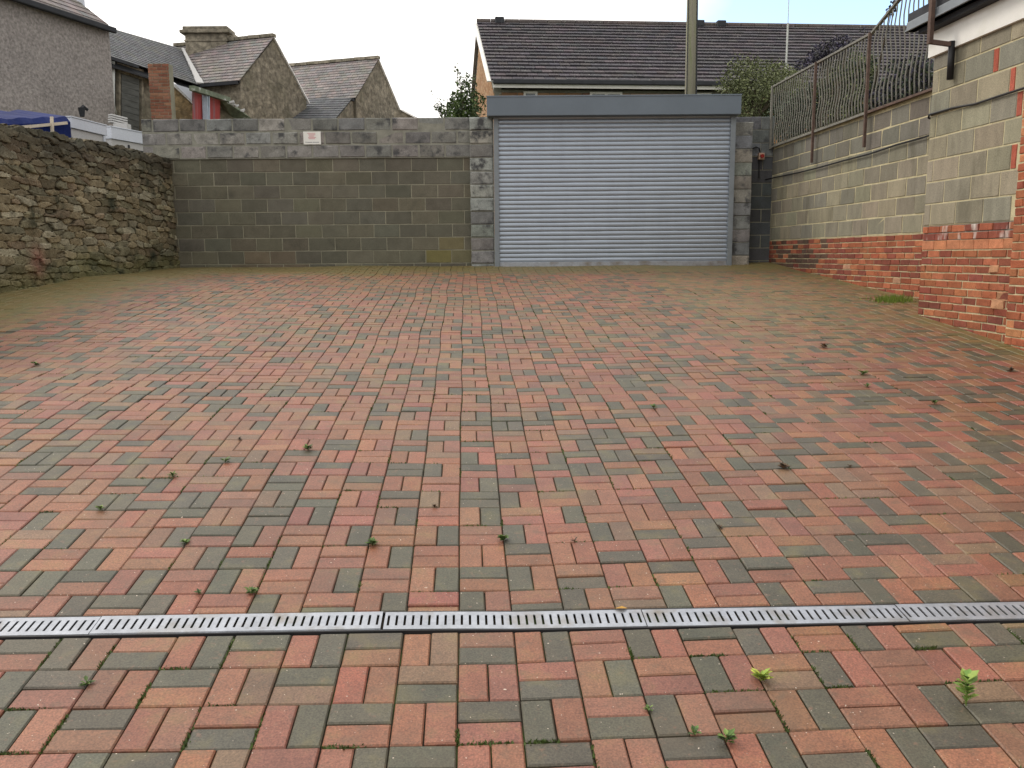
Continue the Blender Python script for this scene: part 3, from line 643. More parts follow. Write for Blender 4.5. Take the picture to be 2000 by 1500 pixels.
disp = (edge ** 0.8) * 0.024 + cell[..., 3] * 0.036 + (cell[..., 4] - .5) * ldx * 0.03 + (cell[..., 0] - .5) * ldy * 0.022 + 0.007 * fbm(U * 22, V * 30, 5) + 0.03 * fbm(U * 1.5, V * 1.5, 15)
topn = 0.05 * fbm(U * 3.1, V * 0 + 2, 25) + 0.03 * fbm(U * 9, V * 0 + 5, 26)
Xf = -5.85 - (15 - A) * 0.05
rad = 0.07
X = Xf + disp - over - np.clip(rad - (Hh - sdist), 0, rad) * 0.3; Z = zb_ + face + topn * (face / Hh) ** 3 + np.where(over > 0, disp * 0.8, 0)
Yv = A + 0.012 * fbm(U * 8, V * 8, 35)
pal = np.array([(0.20, 0.155, 0.092), (0.23, 0.18, 0.11), (0.17, 0.135, 0.085), (0.26, 0.205, 0.125), (0.20, 0.17, 0.105), (0.19, 0.14, 0.09), (0.18, 0.155, 0.10), (0.28, 0.24, 0.165)])
ci = (cell[..., 4] * 997 % 8).astype(int); col = pal[ci] * np.array([0.93, 1.0, 1.06]) * (0.82 + 0.6 * cell[..., 2:3])
col = col * (0.30 + 0.70 * np.clip(edge * 1.6, 0, 1))[..., None] if False else np.where((edge < 0.26)[..., None], np.array([0.05, 0.042, 0.028]), col)
hrel = (face / Hh)
dk = np.clip((hrel - 0.72) / 0.24 + 0.5 * fbm(U * 1.2, V * 1.2, 80), 0, 1)[..., None]       # soot and lichen darkened top
col = col * (1 - dk * 0.72) + dk * np.array([0.02, 0.02, 0.017])
gr = np.clip((0.22 - hrel) / 0.12 + 1.0 * fbm(U * 2, V * 2, 81), 0, 1)[..., None]          # algae at the foot
col = col * (1 - gr * 0.6) + gr * 0.6 * np.array([0.105, 0.11, 0.04])
rd = np.exp(-(((A - 10.9) / 0.16) ** 2 + ((Z + 0.02) / 0.20) ** 2))[..., None]; col = col * (1 - 0.7 * rd) + 0.7 * rd * np.array([0.26, 0.11, 0.09])
topm = (over > 0.02)[..., None]; col = np.where(topm, np.array([0.10, 0.085, 0.055]) * (0.7 + 0.6 * cell[..., 2:3]), col)
vs = np.stack([X, Yv, Z], -1).reshape(-1, 3)
idx = np.arange(na * nq).reshape(na, nq)
F4 = np.stack([idx[:-1, :-1], idx[1:, :-1], idx[1:, 1:], idx[:-1, 1:]], -1).reshape(-1, 4)
nV = len(vs); back_top = idx[:, -1]
bot = vs[back_top].copy(); bot[:, 2] = -1.6
vs2 = np.concatenate([vs, bot]); bidx = nV + np.arange(na)
Fb = np.stack([back_top[:-1], back_top[1:], bidx[1:], bidx[:-1]], -1)
me = bpy.data.meshes.new('stone_wall'); me.from_pydata(vs2.tolist(), [], np.concatenate([F4, Fb]).tolist()); me.materials.append(M['stone'])
ca = me.color_attributes.new('Col', 'FLOAT_COLOR', 'POINT'); cc_ = np.ones((len(vs2), 4)); cc_[:nV, :3] = col.reshape(-1, 3); cc_[nV:, :3] = (0.1, 0.09, 0.07)
ca.data.foreach_set('color', cc_.astype(np.float32).ravel())
o = bpy.data.objects.new('stone_wall', me); C.objects.link(o)
tag(o, 'old rubble stone wall with dark mossy top along the left side of the yard', 'wall')

# ------------------------------------------------------------------ roof helper
def tiled(mb, E0, E1, R1, R0, rows, cols, thick, colf, bond=True, lift=1.0):
    E0, E1, R1, R0 = [np.array(p, float) for p in (E0, E1, R1, R0)]
    n = np.cross(E1 - E0, R0 - E0); n /= np.linalg.norm(n)
    if n[2] < 0: n = -n
    def P(a, b): return (E0 * (1 - a) + E1 * a) * (1 - b) + (R0 * (1 - a) + R1 * a) * b
    for r in range(rows):
        b0, b1 = r / rows, (r + 1.12) / rows; off = 0.5 if (bond and r % 2) else 0
        for c in range(-1, cols + 1):
            a0, a1 = max(0, (c + off) / cols), min(1, (c + 1 + off) / cols - 0.04 / cols)
            if a1 - a0 < 0.15 / cols: continue
            j0 = random.uniform(0, .25) * thick; t0 = thick * lift
            lo = [P(a0, b0) + n * 0.0, P(a1, b0) + n * 0.0, P(a1, min(b1, 1)) - n * 0.01, P(a0, min(b1, 1)) - n * 0.01]
            hi = [P(a0, b0) + n * (t0 + j0), P(a1, b0) + n * (t0 + j0), P(a1, min(b1, 1)) + n * .004, P(a0, min(b1, 1)) + n * .004]
            mb.hexa(lo + hi, 0, colf(r, c))

# ------------------------------------------------------------------ house behind the shutter (long tiled roof)
random.seed(41)
az = math.radians(4.7); ha = np.array([math.cos(az), math.sin(az), 0]); hb = np.array([-math.sin(math.radians(6.9)), math.cos(math.radians(6.9)), 0])
H0 = at(962, 156, 24.0); ez = H0[2]
hs = thing('tiled_house', 'long buff brick house with a dark tiled roof behind the roller shutter', 'house', (H0[0] + 6, 28, -0.2))
def hp(a, b, z): return H0 * np.array([1, 1, 0]) + ha * a + hb * b + np.array([0, 0, z])
LEN = 17.0; RB_, RH = 4.3, 2.60
def ct(r, c): return jit(random.choice([(0.064, 0.058, 0.068), (0.074, 0.064, 0.072), (0.057, 0.054, 0.064)]), 0.18)
mb = MB(); tiled(mb, hp(-.05, -.12, ez - .04), hp(LEN, -.12, ez - .04), hp(LEN, RB_, ez + RH), hp(-.05, RB_, ez + RH), 18, 58, 0.05, ct); mb.build('front_roof', 'tile', hs)
mb = MB(); mb.slab([hp(-.05, RB_, ez + RH), hp(LEN, RB_, ez + RH), hp(LEN, 2 * RB_ + .12, ez - .04), hp(-.05, 2 * RB_ + .12, ez - .04)], (0, 0, -0.06)); mb.build('rear_roof', 'render', hs)
mb = MB(); mb.slab([hp(-.02, 0.0, ez - .02), hp(LEN, 0.0, ez - .02), hp(LEN, RB_, ez + RH - .06), hp(-.02, RB_, ez + RH - .06)], (0, 0, -0.05)); mb.build('roof_deck', 'felt', hs)
mb = MB()
for i in range(38): mb.tube([hp(-.05 + i * .45, RB_, ez + RH + .0), hp(-.05 + (i + 1) * .45 - .015, RB_, ez + RH + .0)], 0.10, 10, col=jit((0.09, .075, .072), .15))
mb.build('ridge', 'tile', hs)
for u in (985, 1384, 1428):
    b = at(u, 44, 28.3); a_ = (b[0] - H0[0]) * ha[0] + (b[1] - H0[1]) * ha[1]
    mb = MB(); p0 = hp(a_ - .33, RB_ - .12, ez + RH + .02); p1 = hp(a_ + .33, RB_ - .12, ez + RH + .02); mb.bar(p0 * .72 + p1 * .28, p1 * .72 + p0 * .28, .2, .2); mb.build('ridge_vent', 'felt', hs, bevel=.03)
mb = MB(); mb.bar(hp(0, -.16, ez - .07), hp(LEN, -.16, ez - .07), .12, .12); mb.build('gutter', 'felt', hs, bevel=.02)
mb = MB(); mb.bar(hp(0, -.10, ez - .175), hp(LEN, -.10, ez - .175), .03, .09); mb.build('fascia', 'white', hs)
mb = MB(); mb.bar(hp(-.06, -.12, ez - .06), hp(-.06, RB_, ez + RH - .06), .03, .2, up_=(1, 0, 0)); mb.build('bargeboard', 'white', hs)
# brick walls: front face and gable as coursed brick sheets with real thickness
buff = [(0.40, 0.24, 0.13), (0.36, 0.20, 0.10), (0.44, 0.28, 0.16), (0.30, 0.17, 0.10)]
ff = Frame((hp(.05, .25, 0)[0], hp(.05, .25, 0)[1]), ha[:2], -hb[:2])
mb = MB(); courses(mb, ff, 0, LEN, ez - .26 - 12 * .15, 12, .15, .45, colf=lambda r, a: jit(random.choice(buff[1:]), .15), joint=.02, ch=.004)
a4 = [hp(.05, .27, -.3), hp(LEN, .27, -.3), hp(LEN, 2 * RB_ - .2, -.3), hp(.05, 2 * RB_ - .2, -.3)]; mb.hexa(a4 + [p + np.array([0, 0, ez + .1]) for p in a4], 1)
mb.build('wall', ['buff', 'mortar'], hs)
gfr = Frame((hp(.05, 2 * RB_ - .2, 0)[0], hp(.05, 2 * RB_ - .2, 0)[1]), -hb[:2], -ha[:2])
mb = MB(); D_ = 2 * RB_ - .45
for r in range(0, 100):
    z = 0.6 + r * .075
    t = max(0, (z + .075 - (ez - .25)) / (RH - .05)); half = D_ / 2 * (1 - t)
    if half < .1: break
    a = D_ / 2 - half + (0.11 if r % 2 else 0)
    while a < D_ / 2 + half - .05:
        b = min(a + .215, D_ / 2 + half); blk(mb, gfr, a, b, z, z + .065, 0.004, .003, col=jit(random.choice(buff[:3]), .1)); a += .225
mb.slab([hp(.06, .25, 0), hp(.06, 2 * RB_ - .2, 0), hp(.06, 2 * RB_ - .2, ez - .1), hp(.06, RB_, ez + RH - .2), hp(.06, .25, ez - .1)], ha * .2, 1)
mb.build('gable', ['buff', 'mortar'], hs)
for u0, u1, v0 in ((1025, 1052, 174), (1157, 1220, 176), (1357, 1400, 178)):
    P = at(u0, v0, 24.2); Q = at(u1, v0, 24.4); a0 = (P[0] - H0[0]) * ha[0]; a1 = (Q[0] - H0[0]) * ha[0]
    z1 = ez - .25; wn = MB(); t_ = .06
    wn.slab([hp(a0, .20, z1 - .9), hp(a0 + t_, .20, z1 - .9), hp(a0 + t_, .20, z1), hp(a0, .20, z1)], hb * .06)
    wn.slab([hp(a1 - t_, .20, z1 - .9), hp(a1, .20, z1 - .9), hp(a1, .20, z1), hp(a1 - t_, .20, z1)], hb * .06)
    wn.slab([hp(a0 + t_, .20, z1 - t_), hp(a1 - t_, .20, z1 - t_), hp(a1 - t_, .20, z1), hp(a0 + t_, .20, z1)], hb * .06)
    if u1 - u0 > 40: mid = (a0 + a1) / 2; wn.slab([hp(mid - .04, .195, z1 - .9), hp(mid + .04, .195, z1 - .9), hp(mid + .04, .195, z1 - t_), hp(mid - .04, .195, z1 - t_)], hb * .06)
    w_ = wn.build('window', 'white', hs)
    g_ = MB(); g_.slab([hp(a0 + t_, .225, z1 - .9), hp(a1 - t_, .225, z1 - .9), hp(a1 - t_, .225, z1 - t_), hp(a0 + t_, .225, z1 - t_)], hb * .01); g_.build('pane', 'glass', w_)

# telegraph pole and aerial
mb = MB(); b0 = at(1350, 182, 18.0); t0 = at(1350.5, 0, 18.0); b0[2] = -.3; t0 = t0 * 1.0; t0[2] = 6.6
mb.tube([b0, b0 * .5 + t0 * .5, t0], [0.125, 0.11, 0.09], 14)
pt = thing('telegraph_pole', 'weathered grey green timber pole rising behind the roller shutter', 'pole', b0)
mb.build('pole', 'pole', pt, smooth=True)
mb = MB(); mb.tube([b0 + np.array([.13, -.06, .5]), b0 * .5 + t0 * .5 + np.array([.115, -.05, 0]), t0 + np.array([.09, -.05, 0])], 0.014, 6); mb.tube([b0 + np.array([-.1, -.09, .5]), b0 * .5 + t0 * .5 + np.array([-.09, -.09, .0]), t0 + np.array([-.08, -.06, 0])], 0.01, 6); mb.build('cable', 'felt', pt)
mb = MB(); a0 = at(1534, 138, 21); a1 = at(1539, 45, 21.); a2 = at(1543, -60, 21)
a0[2] -= 3; mb.tube([a0, a1], .022, 6); mb.tube([a1, a2], .010, 6); tag(mb.build('aerial_mast', 'pvc'), 'thin pale aerial mast in front of the tiled roof', 'aerial')

# ------------------------------------------------------------------ houses on the left
th = math.radians(18.6); da = np.array([math.sin(th), math.cos(th), 0]); db = np.array([-math.cos(th), math.sin(th), 0])   # away-right, away-left
UPV = np.array([0, 0, 1.0])
def slc(r, c): return jit(random.choice([(0.19, 0.17, 0.168), (0.21, 0.178, 0.175), (0.165, 0.16, 0.16)]), 0.14)
# rendered house
random.seed(51)
P = at(212, 48, 22.0); ezB = P[2]; E = P * np.array([1, 1, 0])
rh = thing('rendered_house', 'large grey pebbledashed house wall at the upper left corner', 'house', (-13, 19, -.2))
LB = 12.0; WB = 7.0
mb = MB(); q4 = [E - da * LB, E, E + db * WB, E - da * LB + db * WB]; mb.hexa([p - UPV * .6 for p in q4] + [p + UPV * ezB for p in q4])
mb.add([E + UPV * ezB, E + db * WB + UPV * ezB, E + db * WB / 2 + UPV * (ezB + 2.5)], [(0, 1, 2)]); mb.add([E - da * LB + UPV * ezB, E - da * LB + db * WB + UPV * ezB, E - da * LB + db * WB / 2 + UPV * (ezB + 2.5)], [(0, 2, 1)])
mb.build('wall', 'render', rh)
e0 = E - da * LB - db * .10 + UPV * (ezB - .12); e1 = E + da * .02 - db * .10 + UPV * (ezB - .12); r0 = E - da * LB + db * 3.5 + UPV * (ezB + 2.55); r1 = E + da * .12 + db * 3.5 + UPV * (ezB + 2.55)
mb = MB(); tiled(mb, e0, e1, r1, r0, 16, 44, .02, slc); mb.build('roof', 'slate', rh)
mb = MB(); mb.slab([r0, r1, E + da * .12 + db * 7.25 + UPV * (ezB - .12), E - da * LB + db * 7.25 + UPV * (ezB - .12)], (0, 0, -.08)); mb.build('rear_roof', 'felt', rh)
mb = MB(); mb.bar(e0 - UPV * .03 - db * .05, e1 - UPV * .03 - db * .05 + da * .02, .12, .13); mb.build('gutter', 'felt', rh, bevel=.02)
mb = MB(); vv = at(155, 10, 22.4); mb.tube([vv - UPV * .3, vv + UPV * .6], .13, 10); mb.build('roof_vent', 'panel', rh)
lp = at(166, 212, 20.6); 
sl_ = thing('wall_lamp', 'small dark bulkhead lamp on the rendered house wall', 'lamp', lp)
mb = MB(); mb.tube([lp + np.array([-.02, .15, .0]), lp + np.array([-.04, .0, .05]), lp + np.array([-.03, -.12, -.02])], .035, 8); mb.build('bracket', 'felt', sl_)
mb = MB(); mb.tube([lp + np.array([-.03, -.1, .0]), lp + np.array([-.03, -.1, -.2])], [.08, .05], 10); mb.build('shade', 'felt', sl_)

# slate house with boarded opening
random.seed(52)
sh2 = thing('slate_house', 'old stone house with a long slate roof beside the rendered house', 'house', (-11, 27, -.2))
E0 = at(150, 89, 22.6); E1 = at(396, 169, 27.4); R1 = at(355, 95, 29.3); R0 = at(150, 36, 25.5)
mb = MB(); tiled(mb, E0, E1, R1, R0, 18, 30, .018, lambda r, c: jit((0.135, 0.14, 0.15), .12)); mb.build('roof', 'slate', sh2)
mb = MB(); mb.slab([p - UPV * .22 for p in (E0, E1, R1, R0)], (0, 0, -.05)); mb.slab([R0, R1, R1 + np.array([-2, 2.5, -2.]), R0 + np.array([-2, 2.5, -2.])], (0, 0, -.06)); mb.build('roof_deck', 'felt', sh2)
w0 = E0 + db * .3; w1 = E1 + db * .3; mb = MB()
q4 = [w0, w1, R1 + np.array([-1, 1.5, 0]), R0 + np.array([-1, 1.5, 0])]
lo = [np.array([p[0], p[1], -.6]) for p in q4]; hi = [w0 - UPV * .05, w1 - UPV * .05, np.array([q4[2][0], q4[2][1], w1[2] - .1]), np.array([q4[3][0], q4[3][1], w0[2] - .1])]
mb.hexa(lo + hi); mb.build('wall', 'hstone', sh2)
mb = MB(); mb.bar(E0 - UPV * .06 - db * .06, E0 + (E1 - E0) * .42 - UPV * .06 - db * .06, .08, .08); mb.build('gutter', 'felt', sh2)
f1 = at(357, 98, 29.0); f2 = at(391, 166, 27.2)
mb = MB(); 
for k in range(7):
    a = k / 7; b = (k + 1) / 7; mb.bar(f1 * (1 - a) + f2 * a + UPV * .05, f1 * (1 - b) + f2 * b + UPV * .05, .07 + .14 * a * random.uniform(.5, 1.3), .05)
mb.build('flashing', 'panel2', sh2)
d0 = w0[:2]; dd = (w1 - w0)[:2]; dd = dd / np.linalg.norm(dd); nn = np.array([dd[1], -dd[0]])
def ws(u, v, o=0.0):   # point on the slate house front wall
    d = ray(u, v); k = (d0 @ nn + o) / (d[:2] @ nn); return d * k
mb = MB()
pts = [(236, 140), (272, 152), (272, 262), (236, 255)]
fr4 = [ws(u, v, .04) for u, v in pts]; mb.slab(fr4, (-.0, -.05, 0)); wo = mb.build('boarded_opening', 'boards', sh2)
mb = MB(); 
for i in range(9): mb.bar(ws(237, 150 + i * 12, .10), ws(271, 160 + i * 12, .10), .03, .16)
mb.build('board', 'boards', wo)
mb = MB(); mb.bar(ws(226, 130, .08), ws(278, 147, .08), .12, .28); mb.build('lintel', 'hstone', wo)
mb = MB(); mb.bar(ws(232, 140, .07), ws(232, 262, .07), .08, .16, up_=(0, 1, 0)); mb.bar(ws(276, 152, .07), ws(276, 262, .07), .08, .12, up_=(0, 1, 0)); mb.build('jamb', 'hstone', wo)
mb = MB(); pa = ws(219, 116, .15); pb = ws(219, 205, .15); pc = ws(224, 226, .1); mb.tube([pa, pb, pc], .075, 8); mb.build('downpipe', 'pvc', sh2, smooth=True)

# two stone gables
def gable_house(name, label, cu, cv, Y, width, length, rise, chim=None, seed=1):
    random.seed(seed)
    P = at(cu, cv, Y); e = P[2]; B = P * np.array([1, 1, 0])
    h = thing(name, label, 'house', (B[0], B[1], -.2), 'old stone houses behind the block wall')
    A_ = B; Bq = B + da * width; Cq = Bq + db * length; Dq = B + db * length; pk = B + da * width / 2; pk2 = pk + db * length
    mb = MB(); mb.hexa([p - UPV * .6 for p in (A_, Bq, Cq, Dq)] + [p + UPV * e for p in (A_, Bq, Cq, Dq)])
    mb.slab([A_ + UPV * e, Bq + UPV * e, pk + UPV * (e + rise)], db * .3); mb.slab([Dq + UPV * e, Cq + UPV * e, pk2 + UPV * (e + rise)], -db * .3)
    mb.build('wall', 'hstone', h)
    o_ = -db * .06
    mb = MB(); tiled(mb, Dq - da * .12 + UPV * (e - .08), A_ - da * .12 + o_ + UPV * (e - .08), pk + o_ + UPV * (e + rise + .03), pk2 + UPV * (e + rise + .03), 15, 18, .022, slc); mb.build('roof', 'slate', h)
    mb = MB(); mb.slab([Bq + da * .12 + o_ + UPV * (e - .08), Cq + da * .12 + UPV * (e - .08), pk2 + UPV * (e + rise + .03), pk + o_ + UPV * (e + rise + .03)], (0, 0, -.05)); mb.build('rear_roof', 'slate', h)
    mb = MB(); mb.slab([Dq - da * .05 + UPV * (e - .08), A_ - da * .05 + UPV * (e - .08), pk + UPV * (e + rise - .03), pk2 + UPV * (e + rise - .03)], (0, 0, -.05)); mb.build('roof_deck', 'felt', h)
    mb = MB(); 
    for k in range(8):
        a, b = k / 8, (k + .96) / 8; mb.bar(pk + o_ + db * length * a + UPV * (e + rise + .06), pk + o_ + db * length * b + UPV * (e + rise + .06 + .01 * (k % 2)), .2, .1)
    mb.build('ridge', 'hstone', h)
    mb = MB(); mb.bar(Dq - da * .16 + UPV * (e - .14), A_ - da * .16 + UPV * (e - .14), .1, .09); mb.build('gutter', 'felt', h)
    return h, e, pk, pk2
h1, e1_, pk, pk2 = gable_house('stone_house', 'stone gabled house with a broad stone chimney on its slate roof', 469, 154, 27.0, 3.7, 3.9, 1.62, seed=61)
c0 = at(371, 100, 29.6); c1 = at(443, 95, 29.0)
mb = MB(); zc0 = 6.6; 
def cbox(ins, z0, z1, mi=0):
    X0, X1 = c0[0] + ins, c1[0] - ins + .0; mb.box((X0, 29.1 + ins, z0), (X1, 29.9 - ins, z1), mi)
zt = at(400, 54, 29.3)[2]; zl = at(400, 68, 29.3)[2]
cbox(0.03, 6.2, zl); cbox(-.10, zl, zl + .10); cbox(-.02, zl + .101, zt); cbox(0.0, zl - .25, zl - .19)
mb.build('chimney', 'hstone', h1, bevel=.02)
h2, e2_, pk, pk2 = gable_house('stone_house', 'smaller stone gabled house with a purple slate roof and lean-to', 695, 188, 31.0, 3.5, 4.0, 1.6, seed=62)
random.seed(63)
a = at(596, 193, 31.6); b = at(690, 190, 31.0); c = at(652, 236, 28.9); d = at(545, 236, 29.6)
mb = MB(); tiled(mb, d, c, b, a, 10, 18, .02, lambda r, q: jit((0.085, 0.09, 0.10), .12)); mb.build('lean_to_roof', 'slate', h2)
mb = MB(); lo = [np.array([p[0], p[1], -.5]) for p in (d, c, b, a)]; mb.hexa(lo + [p - UPV * .05 for p in (d, c, b, a)]); mb.build('lean_to_wall', 'hstone', h2)
ob = thing('outbuilding', 'low grey roofed outbuilding just right of the far stone gable', 'building', (-4, 33, 0))
a = at(775, 216, 33); b = at(790, 213, 33); c = at(818, 238, 31.5)
mb = MB(); mb.slab([at(770, 260, 31.5), at(822, 260, 31.5), at(818, 232, 31.5), at(786, 214, 31.5), at(770, 216, 31.5)], (0, 3, 0)); mb.build('wall', 'hstone', ob)
mb = MB(); mb.slab([at(784, 213, 31.4), at(820, 232, 31.4), at(820, 235, 31.4), at(784, 216, 31.4)], (0, 3.2, 0)); mb.build('roof', 'slate', ob)

# brick chimney, dormer outhouse
random.seed(71)
oh = thing('outhouse', 'yellow stone outhouse with a faded red boarded dormer under the slate roof', 'building', (-8.5, 23.5, -.2))
YO = 22.6
mb = MB(); mb.slab([at(326, 262, YO), at(377, 262, YO), at(377, 207, YO), at(340, 168, YO), at(326, 160, YO)], (-.3, 3.0, 0)); mb.build('wall', 'ystone', oh)
mb = MB(); mb.slab([at(328, 158, YO - .1), at(380, 207, YO - .1), at(382, 203, YO - .1), at(334, 157, YO - .1)], (-.25, 2.6, 0)); mb.build('roof', 'slate', oh)
mb = MB(); mb.slab([at(339, 163, YO - .2), at(375, 198, YO - .2), at(375, 174, YO - .2)], (-.1, .8, 0)); mb.build('white_cheek', 'panel', oh)
e_a = at(376, 176, YO - .35); e_b = at(430, 192, YO + 1.0); e_c = at(430, 262, YO + 1.0); e_d = at(376, 262, YO - .35)
mb = MB(); mb.slab([e_d, e_c, e_b, e_a], (-.6, 1.8, 0)); dm = mb.build('boarded_front', 'redpaint', oh)
mb = MB(); g1 = at(400, 184, YO + .1); g2 = at(403, 262, YO + .1); 
mb.bar(g1, g2, .13, .06, up_=(0, 1, 0)); mb.bar(at(407.5, 186, YO + .2), at(408.5, 262, YO + .2), .04, .06, up_=(0, 1, 0)); mb.build('post', 'bluepaint', dm)
mb = MB(); mb.bar(at(374, 172, YO - .6), at(446, 195, YO + 1.2), .13, .12); mb.build('gutter', 'greenpaint', oh)
mb = MB(); mb.slab([at(428, 190, YO + .9), at(446, 194, YO + 1.2), at(492, 232, YO + 1.8), at(455, 232, YO + 1.6)], (-.1, .3, -.12)); mb.build('mossy_roof', 'greenpaint', oh)
mb = MB(); mb.slab([at(430, 262, YO + 1.3), at(486, 262, YO + 1.9), at(486, 231, YO + 1.9), at(452, 212, YO + 1.5), at(430, 200, YO + 1.3)], (-.1, 1.0, 0)); mb.build('side_wall', 'hstone', oh)
for k in range(9):
    t = random.random(); p = at(448 + 26 * t, 200 + 20 * t, YO + .9 + .8 * t); mb = MB(); mb.bar(p, p + np.array([.12, .02, -.06 + .1 * random.random()]), .05, .05); mb.build('debris', 'panel2', oh)
random.seed(72)
ch = Frame(tuple(at(288, 122, 21.4)[:2]), (1, 0.0), (0, -1)); wdt = at(328, 122, 21.4)[0] - at(288, 122, 21.4)[0]; zt = at(288, 124, 21.4)[2]
mb = MB(); courses(mb, ch, 0, wdt, zt - 46 * .075, 46, .075, .225, colf=lambda r, a: jit(random.choice([(0.26, 0.115, 0.075), (0.22, 0.095, 0.065), (0.30, 0.15, 0.10)]), .15), ch=.004)
backing(mb, ch, .0, wdt, -.5, zt, -.008, .28)
mb.add([], []); tag(mb.build('brick_chimney', ['brick', 'mortar_dark']), 'tall red brick chimney stack standing in front of the slate roof', 'chimney')

# ------------------------------------------------------------------ things just behind the stone wall
P0 = at(-60, 233, 11.6); P1 = at(135, 228, 13.4)
bl = thing('covered_trailer', 'load under a dark blue tarpaulin with cream straps behind the stone wall', 'trailer', (-7.5, 13, -.2))
dx = P1 - P0; dx[2] = 0; dx /= np.linalg.norm(dx); dn = np.array([dx[1], -dx[0], 0]); LT = np.linalg.norm((P1 - P0)[:2])
mb = MB(); nseg = 16; vs = []; 
for i in range(nseg + 1):
    t = i / nseg; top = P0 * (1 - t) + P1 * t; w_ = .03 * math.sin(i * 1.7); 
    for o_, z in ((0, -.1), (.015 * math.sin(i * 2.3), .8), (.0 + w_ * .5, top[2] - .08), (-.06, top[2] + w_ * .4), (-.9, top[2] + .12 + w_), (-1.7, top[2]), (-1.75, -.1)):
        p = P0 + dx * LT * t + dn * o_; vs.append((p[0], p[1], z))
fs = [(i * 7 + k, (i + 1) * 7 + k, (i + 1) * 7 + k + 1, i * 7 + k + 1) for i in range(nseg) for k in range(6)] + [tuple(range(6, -1, -1)), tuple(nseg * 7 + k for k in range(7))]
mb.add(vs, fs); mb.build('tarpaulin', 'blue', bl, smooth=False)
def pl(u, v, o=.05):
    d = ray(u, v); k = ((P0 + dn * o)[:2] @ dn[:2]) / (d[:2] @ dn[:2]); return d * k
mb = MB(); mb.bar(pl(-60, 259), pl(60, 247), .02, .045); mb.bar(pl(60, 247), pl(131, 240), .02, .04); mb.build('strap', 'cream', bl)
mb = MB(); mb.bar(pl(101, 228, .065), pl(103, 275, .065), .045, .02, up_=(0, 1, 0)); mb.build('strap', 'cream', bl)

def cabin(name, label, ua, va, Ya, ub, vb, Yb_, band, seed):
    A_ = at(ua, va, Ya); B_ = at(ub, vb, Yb_); z = A_[2]; d = B_ - A_; d[2] = 0; d /= np.linalg.norm(d); n_ = np.array([d[1], -d[0], 0]); Ln = np.linalg.norm((B_ - A_)[:2])
    A0 = A_ * np.array([1, 1, 0]); o = thing(name, label, 'shed', A0 + d * Ln / 2 - n_ * .8 - UPV * .15, 'pale sheds behind the stone wall')
    P = lambda a, o_, zz: A0 + d * a + n_ * o_ + UPV * zz
    def bx(a0, a1, o0, o1, z0, z1, nm, m, par=o, bev=.004):
        mb = MB(); mb.hexa([P(a0, o0, z0), P(a1, o0, z0), P(a1, o1, z0), P(a0, o1, z0), P(a0, o0, z1), P(a1, o0, z1), P(a1, o1, z1), P(a0, o1, z1)]); return mb.build(nm, m, par, bevel=bev)
    bx(0, Ln, 0.03, -1.6, z - band, z, 'fascia', 'panel'); w_ = bx(0.02, Ln - .03, 0, -1.55, -.2, z - band - .004, 'wall', 'panel2')
    bx(-.01, Ln + .01, .04, -1.62, z + .002, z + .02, 'roof', 'panel')
    bx(Ln - .09, Ln - .03, 0.02, .003, .2, z - band - .01, 'corner_trim', 'panel')
    return P, Ln, z, bx
P_, Ln, z, bx = cabin('shed', 'pale white clad shed beside the blue tarpaulin', 136, 229, 13.9, 205, 245, 14.83, .16, 1)
bx(Ln * .25, Ln * .7, .02, .004, z - .62, z - .42, 'window', 'gutter')
P_, Ln, z, bx = cabin('shed', 'second white clad shed nearest the end of the block wall', 214, 248, 15.7, 290, 262, 16.65, .20, 2)
bx(Ln * .42, Ln * .46, .02, .004, .2, z - .26, 'dark_gap', 'felt'); bx(Ln * .5, Ln, .02, .004, z - .36, z - .33, 'shelf', 'felt')
mb = MB()
for k in range(4):
    p = at(214, 224 + k * 4.5, 17.6); q_ = at(246, 232 + k * 4.5, 17.9); mb.bar(p, q_, .12, .03)
mb.box((at(216, 240, 17.5)[0], 17.6, 0), (at(243, 240, 17.5)[0], 17.8, at(216, 241, 17.6)[2]))
tag(mb.build('plank_stack', 'panel2', bevel=.004), 'small stack of pale planks behind the second white shed', 'planks')

# ------------------------------------------------------------------ vegetation
def leaves(n, centers, size, pal_, seed, flat=0.0, grav=.3):
    R = np.random.default_rng(seed); mb = MB()
    cs = np.array([c[:3] for c in centers]); rs = np.array([c[3:6] if len(c) >= 6 else (c[3],) * 3 for c in centers]); wt = rs.prod(1); wt = wt / wt.sum()
    tone = R.uniform(0.75, 1.25, len(centers))
    for _ in range(n):
        k = R.choice(len(cs), p=wt); v = R.normal(size=3); v /= np.linalg.norm(v); rr = R.uniform(.25, 1.0) ** .5
        p = cs[k] + v * rs[k] * rr * R.uniform(.8, 1.12)
        s = size * R.uniform(.55, 1.3); a = R.normal(size=3); a[2] -= grav; a /= np.linalg.norm(a); b = np.cross(a, R.normal(size=3)); b /= np.linalg.norm(b)
        c = np.array(pal_[R.integers(len(pal_))]) * tone[k] * R.uniform(.75, 1.25)
        nrm = np.cross(a, b) * s * .15
        mb.add([p, p + a * s * .5 + b * s * .28 + nrm, p + a * s, p + a * s * .5 - b * s * .28 + nrm], [(0, 1, 2, 3)], 0, tuple(c))
    return mb
def branches(mb, base, tips, r):
    for t in tips:
        t = np.array(t); m_ = (np.array(base) * .5 + t * .5) + np.array([random.uniform(-.1, .1), random.uniform(-.1, .1), .1]); mb.tube([base, m_, t], [r, r * .6, r * .15], 6)
gp = [(0.06, 0.10, 0.025), (0.045, 0.08, 0.02), (0.09, 0.13, 0.035), (0.035, 0.06, 0.02)]
random.seed(81)
def pxc(u, v, Y, r): p = at(u, v, Y); return (p[0], p[1], p[2], r)
